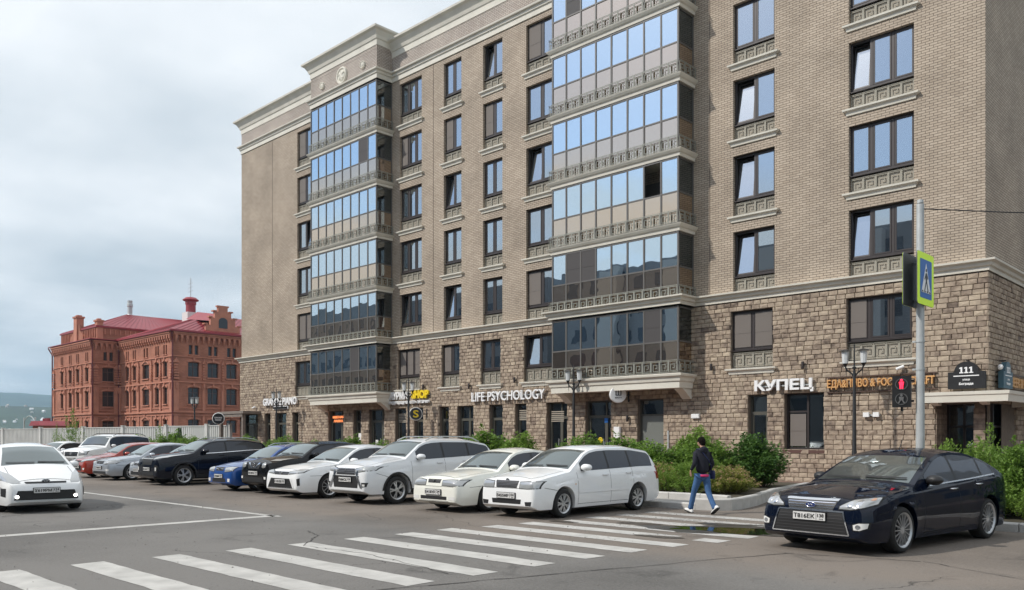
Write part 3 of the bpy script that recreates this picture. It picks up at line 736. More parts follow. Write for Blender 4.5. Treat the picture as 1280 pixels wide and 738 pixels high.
# house number boards
def number_board(loc, rz, m, label, tall=0.86):
    t = thing('house_number_board', label, 'number sign', loc, rz)
    pr = [(-.55,0),(.55,0),(.55,.55)] + [(.36*cos(a), .55+.33*sin(a)) for a in [i*pi/14 for i in range(15)]] + [(-.55,.55)]
    b = MB(); b.prism(pr, 'y', -.16, 0); obj('board', b, m, t)
    [obj('digit', (lambda q, ox: (q.prism([(ox-.055,.50),(ox+.065,.50),(ox+.065,.535),(ox+.03,.535),(ox+.03,.70),(ox-.01,.70),(ox-.06,.675),(ox-.06,.645),(ox-.02,.655),(ox-.02,.535),(ox-.055,.535)], 'y', -.172, -.161), q)[1])(MB(), ox), M_SIGNW, t) for ox in (-.145, 0, .145)]; b = MB(); b.box(-.38,.38,-.172,-.161,.40,.43); obj('rule', b, M_SIGNW, t)
    letters('улица', t, M_SIGNW, .22, .07, (0,-.168,.28), .02, .006); letters('Бограда', t, M_SIGNW, .42, .10, (0,-.168,.15), .03, .006)
    b = MB(); b.box(-.03,.03,-.1,.1,.9,.94); b.box(-.5,-.46,0,.12,.5,.54); b.box(.42,.46,0,.12,.5,.54); obj('bracket', b, M_BLACK, t)
number_board((-.46,-BW-.12,3.25), 0, M_BLACK, 'black arched board with white number 111 on the front stone wall')
number_board((BW+.12,1.05,3.28), R(90), mat('blue_board', (.045,.10,.13), .4), 'dark blue arched board with number 111 on the side wall')
t = thing('shop_sign', 'brown framed sign lettered BREWPUB on the side wall past the corner', 'shop sign', (BW+.05,3.6,3.55), R(90))
letters('BEER & FOOD', t, M_SIGNO, 3.0, .34, (0,-.06,0), .02, .03); b = MB(); b.box(-1.6,1.6,-.04,0,.24,.28); b.box(-1.6,1.6,-.04,0,-.3,-.26); obj('mounting_rail', b, M_BR, t)
t['label'] = 'orange lettering between brown rails on the side wall past the corner'
b = MB(); b.lathe([(.001,-.09),(.06,-.07),(.09,0),(.06,.07),(.001,.09)], 'z', 14); o = obj('globe_lamp', b, M_WHITE, smooth=True, loc=(BW+.22,.35,3.95)); tag(o, 'small white globe lamp at the corner beside the blue number board', 'wall lamp')
# facade joint / downpipe-like expansion line
for i, x in enumerate((-10.1, -27.3, -44.3)):
    b = MB(); b.box(x-.012,x+.012,-.012,.01,7.45,22.18); obj('expansion_joint', b, M_MORTAR, bld)
# ================================================================== STREET
def asphalt():
    m = bpy.data.materials.new('asphalt'); m.use_nodes = True; t, N, L = nodes(m); b = t.nodes['Principled BSDF']
    c = N('ShaderNodeTexCoord')
    big = N('ShaderNodeTexNoise', i_Scale=0.22, i_Detail=6.0, i_Roughness=0.6); L(c.outputs['Object'], big.inputs['Vector'])
    fine = N('ShaderNodeTexNoise', i_Scale=24.0, i_Detail=9.0, i_Roughness=0.8); L(c.outputs['Object'], fine.inputs['Vector'])
    vor = N('ShaderNodeTexVoronoi', i_Scale=60.0); L(c.outputs['Object'], vor.inputs['Vector'])
    a = N('ShaderNodeMath', operation='MULTIPLY_ADD', i_1=0.85); L(fine.outputs[0], a.inputs[0]); L(big.outputs[0], a.inputs[2])
    cr = N('ShaderNodeValToRGB'); e = cr.color_ramp.elements; e[0].position = .55; e[0].color = (.046,.044,.041,1); e[1].position = 1.25 if False else 1.0; e[1].color = (.163,.155,.145,1)
    L(a.outputs[0], cr.inputs[0])
    # worn, dusty and stained parts
    w = N('ShaderNodeTexNoise', i_Scale=0.9, i_Detail=8.0, i_Roughness=0.7, i_Distortion=1.2); L(c.outputs['Object'], w.inputs['Vector'])
    cr2 = N('ShaderNodeValToRGB'); e = cr2.color_ramp.elements; e[0].position = .30; e[0].color = (.60,.60,.60,1); e[1].position = .42; e[1].color = (1,1,1,1)
    L(w.outputs[0], cr2.inputs[0])
    mx = N('ShaderNodeMix', data_type='RGBA', blend_type='MULTIPLY', i_0=1.0); L(cr.outputs[0], mx.inputs[6]); L(cr2.outputs[0], mx.inputs[7])
    # warm reddish parking area
    s = N('ShaderNodeSeparateXYZ'); L(c.outputs['Object'], s.inputs[0])
    yy = N('ShaderNodeMath', operation='MULTIPLY_ADD', i_1=2.5); L(big.outputs[0], yy.inputs[0]); L(s.outputs[1], yy.inputs[2])
    st = N('ShaderNodeMapRange', i_1=-19.8, i_2=-18.2); L(yy.outputs[0], st.inputs[0])
    m2 = N('ShaderNodeMix', data_type='RGBA', blend_type='MULTIPLY'); m2.inputs[7].default_value = (1.12,1.0,.90,1); L(st.outputs[0], m2.inputs[0]); L(mx.outputs[2], m2.inputs[6])
    # cracks
    v = N('ShaderNodeTexVoronoi', feature='DISTANCE_TO_EDGE', i_Scale=0.16); 
    dn = N('ShaderNodeTexNoise', i_Scale=1.2, i_Detail=5.0); L(c.outputs['Object'], dn.inputs['Vector'])
    va = N('ShaderNodeVectorMath', operation='MULTIPLY_ADD'); va.inputs[1].default_value = (1.1,1.1,0); L(dn.outputs['Color'], va.inputs[0]); L(c.outputs['Object'], va.inputs[2]); L(va.outputs[0], v.inputs['Vector'])
    ck = N('ShaderNodeMapRange', i_1=0.0008, i_2=0.0022, i_3=.35, i_4=1.0); L(v.outputs['Distance'], ck.inputs[0])
    gate = N('ShaderNodeMapRange', i_1=.50, i_2=.56, i_3=0.0, i_4=1.0); gn = N('ShaderNodeTexNoise', i_Scale=.35, i_Detail=2.0); L(c.outputs['Object'], gn.inputs['Vector']); L(gn.outputs[0], gate.inputs[0])
    ckm = N('ShaderNodeMix', data_type='FLOAT', i_2=1.0); L(gate.outputs[0], ckm.inputs[0]); L(ck.outputs[0], ckm.inputs[3])
    sc = N('ShaderNodeVectorMath', operation='SCALE'); L(m2.outputs[2], sc.inputs[0]); L(ckm.outputs[0], sc.inputs['Scale'])
    L(sc.outputs[0], b.inputs['Base Color']); b.inputs['Roughness'].default_value = .88
    bp = N('ShaderNodeBump', i_Strength=.5, i_Distance=.006); L(vor.outputs[0], bp.inputs['Height']); L(bp.outputs[0], b.inputs['Normal'])
    MATS['asphalt'] = m; return m
M_ASPH = asphalt()
q = MB(); q.face([(-9000,-9000,0),(9000,-9000,0),(9000,9000,0),(-9000,9000,0)])
obj('ground', q, mat('far_ground', (.10,.115,.07), .95, noise_amt=.3, nscale=.02), kind='structure', loc=(0,0,-.03))
q = MB(); q.face([(-120,-52,0),(60,-52,0),(60,60,0),(-120,60,0)])
obj('road', q, M_ASPH, kind='structure')

def paint_mat():
    m = bpy.data.materials.new('road_paint'); m.use_nodes = True; t, N, L = nodes(m); b = t.nodes['Principled BSDF']
    g = N('ShaderNodeNewGeometry')
    n = N('ShaderNodeTexNoise', i_Scale=14.0, i_Detail=8.0, i_Roughness=.75); L(g.outputs['Position'], n.inputs['Vector'])
    n2 = N('ShaderNodeTexNoise', i_Scale=.8, i_Detail=4.0); L(g.outputs['Position'], n2.inputs['Vector'])
    s = N('ShaderNodeSeparateXYZ'); L(g.outputs['Position'], s.inputs[0])
    wy = N('ShaderNodeMapRange', i_1=-21.5, i_2=-14.5, i_3=0.0, i_4=.15); L(s.outputs[1], wy.inputs[0])
    a = N('ShaderNodeMath', operation='MULTIPLY_ADD', i_1=.45); L(n2.outputs[0], a.inputs[0]); L(n.outputs[0], a.inputs[2])
    a2 = N('ShaderNodeMath', operation='SUBTRACT'); L(a.outputs[0], a2.inputs[0]); L(wy.outputs[0], a2.inputs[1])
    r = N('ShaderNodeMapRange', i_1=.47, i_2=.60); L(a2.outputs[0], r.inputs[0])
    cr = N('ShaderNodeValToRGB'); e = cr.color_ramp.elements; e[0].color = (.16,.15,.14,1); e[1].color = (.47,.46,.435,1); L(r.outputs[0], cr.inputs[0])
    n3 = N('ShaderNodeTexNoise', i_Scale=3.0, i_Detail=5.0); L(g.outputs['Position'], n3.inputs['Vector'])
    r3 = N('ShaderNodeMapRange', i_1=.3, i_2=.7, i_3=.78, i_4=1.08); L(n3.outputs[0], r3.inputs[0])
    sc = N('ShaderNodeVectorMath', operation='SCALE'); L(cr.outputs[0], sc.inputs[0]); L(r3.outputs[0], sc.inputs['Scale'])
    L(sc.outputs[0], b.inputs['Base Color']); b.inputs['Roughness'].default_value = .8
    MATS['road_paint'] = m; return m
M_PAINT = paint_mat()
def ragged(x0, x1, y0, y1, z, m, name):        # painted bar with slightly uneven edges
    n = max(4, int(max(x1-x0, y1-y0)/.25)); q = MB(); j = lambda s=.012: random.uniform(-s, s)
    if x1-x0 > y1-y0: q.grid([[(x0+(x1-x0)*i/n+ (j(.03) if i in (0,n) else 0), y0+j(), z) for i in range(n+1)], [(x0+(x1-x0)*i/n+(j(.03) if i in (0,n) else 0), y1+j(), z) for i in range(n+1)]])
    else: q.grid([[(x1+j(), y0+(y1-y0)*i/n, z) for i in range(n+1)], [(x0+j(), y0+(y1-y0)*i/n, z) for i in range(n+1)]])
    return obj(name, q, m, kind='structure')
stripes = [(-28.05,-4.1,.3),(-27.05,-4.1,.35),(-26.05,-4.05,.38),(-25.02,-3.98,.40),(-23.98,-3.9,.43),(-22.98,-3.85,.47),(-21.95,-3.82,.5),(-20.95,-3.80,.55),(-20.0,-3.78,.62),(-19.05,-3.58,.70),(-18.15,-3.5,.05),(-17.3,-3.2,1.0),(-16.32,-3.3,.1),(-15.45,-3.2,1.75),(-14.5,-3.15,2.5)]
for y, a, b in stripes: ragged(a+.14, b+.05, y-.22, y+.20, .004, M_PAINT, 'crosswalk_stripe')
ragged(.5, 1.0, -18.35, -17.95, .004, M_PAINT, 'crosswalk_stripe')
ragged(-8.35, -8.05, -27.8, -20.75, .004, M_PAINT, 'stop_line')
ragged(-40, -7.9, -20.95, -20.80, .004, M_PAINT, 'lane_line')

# puddle and damp patch
def blob(cx, cy, rx, ry, rot, seed, n=40, amp=.3):
    pts = []
    for i in range(n):
        a = 2*pi*i/n; k = 1+amp*noise.noise(Vector((cos(a)*1.6+seed, sin(a)*1.6, seed)))*2+.08*noise.noise(Vector((cos(a)*6, sin(a)*6, seed)))
        x, y = rx*k*cos(a), ry*k*sin(a); pts.append((cx+x*cos(rot)-y*sin(rot), cy+x*sin(rot)+y*cos(rot)))
    return pts
M_DAMP = mat('damp_asphalt', (.038,.035,.032), .35, noise_amt=.5, nscale=3, bump=.2, bscale=30)
M_WATER = mat('puddle_water', (.014,.014,.010), .03, spec=.6)
M_MUD = mat('mud', (.06,.048,.036), .6, noise_amt=.4, nscale=6, bump=.4, bscale=20)
for i, (cx, cy, rx, ry, rot, m, z) in enumerate([(.2,-16.6,1.45,.62,.35,M_DAMP,.007),(.3,-16.55,1.15,.42,.3,M_WATER,.009),(-1.6,-16.75,.55,.17,.2,M_MUD,.007),(-.1,-18.3,.42,.14,.1,M_MUD,.008),(1.45,-15.5,.75,.3,.6,M_MUD,.007),(-3.0,-17.5,.3,.12,0,M_MUD,.007),(-.35,-15.75,.6,.16,.3,M_DAMP,.008)]):
    q = MB(); q.face([(x, y, z) for x, y in blob(cx, cy, rx, ry, rot, i*3.7)]); obj('puddle' if m is M_WATER else ('damp_patch' if m is M_DAMP else 'mud_patch'), q, m, kind='structure')
# litter of small stones
q = MB()
for i in range(1500):
    x, y = random.uniform(-14, 9), random.uniform(-28, -13.6); s = random.uniform(.004,.018)*random.random()**.5; z = .004
    q.add([(x-s,y-s,z),(x+s,y-s*.6,z),(x+s*.4,y+s,z),(x,y,z+s)], [(0,1,3),(1,2,3),(2,0,3)])
obj('grit', q, mat('grit_stone', (.17,.16,.15), .9), kind='stuff')
# manhole-like crack lines
q = MB()
def crack(pts, w=.012):
    for i in range(len(pts)-1):
        a, b = Vector(pts[i]), Vector(pts[i+1]); n = 12
        prev = a
        for k in range(1, n+1):
            c = a.lerp(b, k/n)+Vector((random.uniform(-.03,.03), random.uniform(-.03,.03))); d = (c-prev).normalized(); p = Vector((-d.y, d.x))*w*random.uniform(.5,1.3)/2
            q.face([(prev.x-p.x,prev.y-p.y,.0065),(c.x-p.x,c.y-p.y,.0065),(c.x+p.x,c.y+p.y,.0065),(prev.x+p.x,prev.y+p.y,.0065)]); prev = c
crack([(.45,-24.6),(1.2,-22.2),(2.3,-18.75),(4.0,-18.2)], .022); crack([(-4.4,-22.2),(-3.4,-23.1),(-2.0,-22.95),(.2,-23.3)], .016); crack([(-5.2,-21.9),(-4.4,-22.2)], .014); crack([(4.0,-18.2),(6.5,-19.5)], .014)
obj('road_crack', q, mat('crack_dark', (.03,.028,.026), .9), kind='structure')

# ---- kerbs, raised beds, pavement
M_KERB = mat('kerb_concrete', (.46,.45,.43), .9, noise_amt=.16, nscale=3.0, bump=.25, bscale=25, coords='Object')
kerb_src = {}
def kerb_run(pts, h, w=.15, ln=.95, z0=0.0, side=1):
    for i in range(len(pts)-1):
        a, b = Vector(pts[i]), Vector(pts[i+1]); L_ = (b-a).length; n = max(1, round(L_/ln)); d = (b-a)/L_; ang = atan2(d.y, d.x)
        for k in range(n):
            s = L_/n; key = (round(s,2), h)
            if key not in kerb_src:
                m1 = MB(); e = .025; l = s-.012
                pr = [(0,-.05),(0,h-e),(e,h),(w,h),(w,-.05)]
                m1.prism(pr, 'x', 0, l); kerb_src[key] = m1
            p = a+d*(k*s)
            o = obj('kerb_stone', kmesh(key), None, kerbs, loc=(p.x, p.y, z0+random.uniform(-.004,.004))); o.rotation_euler = (random.uniform(-.008,.008), 0, ang+random.uniform(-.006,.006))
KM = {}
def kmesh(key):
    if key not in KM: o = obj('t', kerb_src[key], M_KERB); KM[key] = o.data; bpy.data.objects.remove(o)
    return KM[key]
kerbs = bpy.data.objects.new('kerb', None); C.objects.link(kerbs); kerbs['kind'] = 'structure'
kerb_run([(-58,-13.3),(-2.55,-13.3)], .15)
corner = [(-2.55,-13.3),(-2.1,-13.22),(-1.85,-12.9),(-1.85,-12.4),(-2.1,-11.2),(-2.9,-8.6),(-3.6,-5.0)]
kerb_run(corner, .27, ln=.6)
kerb_run([(-58,-12.35),(-3.0,-12.35),(-2.2,-12.45)], .30, ln=.9)
kerb_run([(1.2,-4.5),(1.2,-11.2),(1.7,-12.9),(2.1,-13.35),(30,-13.45)], .16)
q = MB(); q.face([(-58,-13.16,.135),(-2.4,-13.16,.135),(-2.0,-12.8,.135),(-2.15,-12.36,.135),(-58,-12.36,.135)])
obj('kerb_walk', q, mat('walk_paving', (.30,.29,.275), .9, noise_amt=.2, nscale=4), kind='structure')
M_SOIL = mat('soil', (.06,.05,.032), .95, noise_amt=.4, nscale=5, bump=.6, bscale=12)
q = MB(); q.face([(-58,-12.2,.25),(-3.2,-12.2,.25),(-2.1,-12.3,.25),(-2.25,-11.2,.25),(-3.05,-8.6,.25),(-3.75,-5.0,.25),(-58,-5.0,.25)])
obj('flower_bed', q, M_SOIL, kind='structure')
q = MB(); q.face([(2.1,-13.2,.14),(30,-13.3,.14),(30,-4.5,.14),(1.35,-4.5,.14),(1.35,-11.2,.14),(1.85,-12.9,.14)]); obj('flower_bed', q, M_SOIL, kind='structure')
q = MB(); q.face([(-49,-4.4,.008),(14,-4.4,.008),(14,-.1,.008),(-49,-.1,.008)])
obj('pavement', q, brick_mat('red_paving', (.27,.16,.13), (.22,.145,.12), (.10,.08,.07), .2, .1, bump=.2), kind='structure')
M_RP = MATS['red_paving']
t_ = M_RP.node_tree     # paving lies flat: pattern in x,y
sepn = [n for n in t_.nodes if n.type == 'COMBXYZ'][0]; sx = [n for n in t_.nodes if n.type == 'SEPXYZ'][0]
t_.links.new(sx.outputs[0], sepn.inputs[0]); t_.links.new(sx.outputs[1], sepn.inputs[1])

# ---- street lamps
def street_lamp():
    t = thing('street_lamp', '', 'street lamp', (0,0,0), 0, 'black twin lantern street lamps along the facade')
    b = MB(); b.lathe([(.12,0),(.14,.12),(.10,.2),(.085,1.2),(.07,1.25),(.05,3.9),(.028,4.0),(.022,4.8),(.001,4.9)], 'z', 12); b.lathe([(.001,3.98),(.07,4.0),(.07,4.06),(.001,4.1)], 'z', 12); obj('pole', b, M_BLACK, t, smooth=40)
    for s in (-1, 1):
        b = MB(); pts = [(0,0,3.72),(s*.10,0,3.86),(s*.25,0,3.98),(s*.30,0,4.12)]; b.tube(pts, .028, 8); b.lathe([(.001,0),(.03,.0),(.07,.09),(.09,.10),(.09,.12),(.001,.121)],'z',8,(s*.30,0,4.08)); b.tube([(s*.27,0,3.98),(s*.26,0,3.72)], [.018,.004], 6); obj('arm', b, M_BLACK, t)
        b = MB(); b.lathe([(.001,4.20),(.095,4.20),(.125,4.62),(.001,4.621)],'z',8,(s*.30,0,0)); obj('lamp_shade', b, mat('lamp_glass', (.62,.64,.64), .35), t)
        b = MB(); b.lathe([(.001,4.68),(.10,4.665),(.21,4.63),(.22,4.622),(.001,4.62)],'z',12,(s*.30,0,0)); obj('lamp_cap', b, mat('lamp_cap_black', (.05,.05,.05), .5), t)
    return t
lp = street_lamp()
LPS = [(-3.63,'rightmost black twin lantern lamp, in front of the orange lettering'),(-16.04,'black twin lantern lamp in front of the right balcony stack'),(-27.6,'black twin lantern lamp in front of the white and yellow lettering'),(-41.2,'black twin lantern lamp in front of the far left white serif letters'),(-52.9,'black twin lantern lamp standing before the red brick building')]
for i, (x, l) in enumerate(LPS):
    o = lp if i == 0 else copy_tree(lp); o.location = (x, -1.5, 0); o.rotation_euler = (0,0,R(8)); o['label'] = l

# ---- crossing pole with signs and signal
PX, PY = 2.13, -12.6
t = thing('signal_pole', 'tall grey steel pole standing behind the dark saloon at the crossing', 'pole', (PX,PY,0))
b = MB(); b.lathe([(.085,0),(.070,6.28),(.001,6.3)],'z',16); obj('shaft', b, M_GALV, t, smooth=40)
b = MB(); b.lathe([(.001,6.3),(.06,6.3),(.06,6.36),(.001,6.38)],'z',12); obj('cap', b, M_GALV, t, smooth=40)
b = MB()
for z in (3.0, 3.55, 5.1, 4.35): b.lathe([(.08,z),(.088,z),(.088,z+.035),(.08,z+.035)],'z',16); b.box(-.14,-.09,-.03,.03,z,z+.035)
obj('clamp', b, M_GALV, t)
def crossing_sign(label, rz, loc):
    t = thing('crossing_sign', label, 'road sign', loc, rz)
    def rr(w, h, r): return [(sx*(w/2-r)+r*cos(a), sz*(h/2-r)+r*sin(a)) for sx, sz, a0 in ((1,1,0),(-1,1,90),(-1,-1,180),(1,-1,270)) for a in [R(a0+q*22.5) for q in range(5)]]
    b = MB(); b.prism(rr(.92,1.02,.05),'y',0,.02); obj('back_plate', b, mat('sign_back', (.06,.065,.065), .5), t)
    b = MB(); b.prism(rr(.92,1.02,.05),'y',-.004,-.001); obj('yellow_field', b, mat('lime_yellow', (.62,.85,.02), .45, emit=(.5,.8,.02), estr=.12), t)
    b = MB(); b.prism(rr(.66,.76,.03),'y',-.008,-.0041); obj('blue_field', b, mat('sign_blue', (.015,.13,.45), .45), t)
    b = MB(); b.prism([(-.26,-.27),(.26,-.27),(0,.31)],'y',-.012,-.0081); obj('triangle', b, M_SIGNW, t)
    b = MB(); y0, y1 = -.016, -.0121                           # walking figure
    b.prism([(.0+.035*cos(a), .17+.035*sin(a)) for a in [i*pi/6 for i in range(12)]],'y',y0,y1)
    for P in ([(-.03,.12),(.035,.12),(.04,-.05),(-.03,-.05)], [(-.03,-.051),(.01,-.051),(-.08,-.24),(-.12,-.24)], [(.0,-.0511),(.04,-.0511),(.12,-.24),(.08,-.24)], [(-.03,.119),(-.10,0),(-.08,-.02),(-.03,.05)], [(.035,.119),(.10,.02),(.08,-.0),(.036,.06)]): b.prism(P,'y',y0,y1)
    for k in range(4): b.prism([(-.24+k*.14,-.262),(-.17+k*.14,-.262),(-.19+k*.13,-.232),(-.24+k*.13,-.232)],'y',y0,y1)
    obj('walker_symbol', b, M_BLACK, t)
    return t
crossing_sign('lime yellow bordered pedestrian crossing sign on the grey pole', R(90), (PX+.12, PY-.06, 5.05-.3+.02))
crossing_sign('crossing sign seen from its dark back on the grey pole', R(-90), (PX-.12, PY-.18+.02, 5.05-.3))
t = thing('pedestrian_signal', 'black pedestrian signal with lit red standing man on the grey pole', 'traffic light', (PX-.28, PY-.22, 2.27), R(14))
b = MB(); b.box(-.17,.17,0,.16,0,.62); obj('housing', b, M_BLACK, t)
b = MB(); b.box(-.05,.22,.05,.09,.1,.14); b.box(-.05,.22,.05,.09,.5,.54); b.box(-.02,.02,.05,.1,-.08,.0); obj('bracket', b, M_BLACK, t)
for z, nm in ((.455,'red'),(.16,'green')):
    b = MB(); b.lathe([(.115,.0),(.115,-.012),(.10,-.012),(.10,0)],'y',24,(0,-.001,z)); obj('lens_ring', b, mat('lens_ring', (.10,.10,.10), .4), t)
    on = nm == 'red'; mm = mat('lit_red', (.8,.02,.04), .4, emit=(1,.02,.06), estr=2.2) if on else mat('unlit_lens', (.13,.13,.13), .4)
    b = MB(); y0, y1 = -.02, -.002
    b.prism([(.025*cos(a), z+.075+.025*sin(a)) for a in [i*pi/6 for i in range(12)]],'y',y0,y1)
    b.prism([(-.045,z+.045),(.045,z+.045),(.035,z-.02),(-.035,z-.02)],'y',y0,y1)
    if on: b.prism([(-.03,z-.021),(-.002,z-.021),(-.004,z-.09),(-.03,z-.09)],'y',y0,y1); b.prism([(.002,z-.021),(.03,z-.021),(.03,z-.09),(.004,z-.09)],'y',y0,y1)
    else: b.prism([(-.03,z-.021),(-.002,z-.021),(-.045,z-.09),(-.07,z-.085)],'y',y0,y1); b.prism([(.002,z-.021),(.03,z-.021),(.07,z-.085),(.045,z-.09)],'y',y0,y1)
    obj('man_symbol', b, mm, t)
# overhead wire
b = MB(); A = Vector((PX+.05,PY,6.18)); B = Vector((24,-6,6.6)); b.tube([A.lerp(B, i/16)-Vector((0,0,1.15*4*(i/16)*(1-i/16))) for i in range(17)], .012, 5)
tag(obj('overhead_wire', b, M_BLACK), 'thin black overhead wire running right from the pole top', 'wire')

# ---- fence on the left
FA, FB = Vector((-47.93,-.66)), Vector((-79.39,-7.45)); dv = FB-FA
ts = [.026,.103,.25,.42,.591,.79,.983,1.2,1.45,1.75]
fence = thing('fence', 'long white corrugated sheet metal fence with square posts left of the building', 'fence', (FA.x,FA.y,0), atan2(dv.y, dv.x)-pi)
FLn = dv.length
M_FENCE = mat('fence_white', (.60,.60,.575), .6, noise_amt=.12, nscale=1.0)
for i in range(len(ts)):
    x = -ts[i]*FLn; h = 2.62 - .14*ts[i]
    b = MB(); b.box(x-.12,x+.12,-.12,.12,0,h); b.box(x-.15,x+.15,-.15,.15,h,h+.06); obj('post', b, M_FENCE, fence)
    if i < len(ts)-1:
        x2 = -ts[i+1]*FLn; a, c = x2+.13, x-.13; n = int((c-a)/.22); u = (c-a)/n; b = MB(); h2 = h-.12; lo, hi = [], []
        for k in range(n):
            for ux_, yy in ((0,0),(.35,0),(.5,.05),(.85,.05)): lo.append((a+(k+ux_)*u, yy-.02, .12)); hi.append((a+(k+ux_)*u, yy-.02, h2))
        b.grid([lo, hi]); obj('sheet_panel', b, M_FENCE, fence)
        b = MB(); b.box(a,c,-.05,.04,h2,h2+.06); b.box(a,c,-.05,.04,.05,.12); obj('rail', b, M_FENCE, fence)
# ================================================================== CARS
def interp(pts, x):
    if x <= pts[0][0]: return pts[0][1]
    for (a, b), (c, d) in zip(pts, pts[1:]):
        if x <= c: return b + (d-b)*(x-a)/(c-a) if c > a else d
    return pts[-1][1]
def smoothf(pts, r):
    def f(x):
        return sum(interp(pts, min(max(x+o*r, pts[0][0]), pts[-1][0]))*w for o, w in ((-1,.1),(-.5,.2),(0,.4),(.5,.2),(1,.1)))
    return f
def paint(name, col, metal=0.0, rough=.35):
    return mat('car_paint_'+name, col, rough, metal=metal, coat=(.75 if max(col) < .1 else 1.0), spec=(0.0 if max(col) < .1 else .25))
M_CGLASS = glass_mat('car_side_glass', (.45,.5,.6), .02, dark=(.004,.005,.008))
M_CSHIELD = glass_mat('car_windscreen', (.85,.95,.95), .12, dark=(.028,.034,.033), wob=.0)
M_TYRE = mat('tyre_rubber', (.018,.018,.018), .85)
M_RIM = mat('alloy_rim', (.50,.51,.52), .32, metal=.7)
M_CHROME = mat('chrome', (.72,.73,.75), .14, metal=1.0)
M_PLAS = mat('black_car_plastic', (.013,.013,.014), .5)
M_LAMP = glass_mat('headlamp_glass', (1,1,1), .16, dark=(.30,.31,.31))
M_LAMPIN = mat('lamp_reflector', (.65,.66,.68), .15, metal=.9)
M_TAIL = mat('tail_lamp_red', (.30,.008,.008), .15, coat=1)
M_FOG = mat('fog_lamp', (.70,.70,.68), .2)
M_SEAM = mat('panel_gap', (.010,.010,.010), .8)
M_PLATE = mat('plate_white', (.62,.62,.61), .5)
M_DCHROME = mat('dark_chrome', (.22,.22,.23), .3, metal=.8)
M_HEADON = mat('fog_lamp_lit', (1,1,1), .3, emit=(1,.97,.9), estr=3.0)

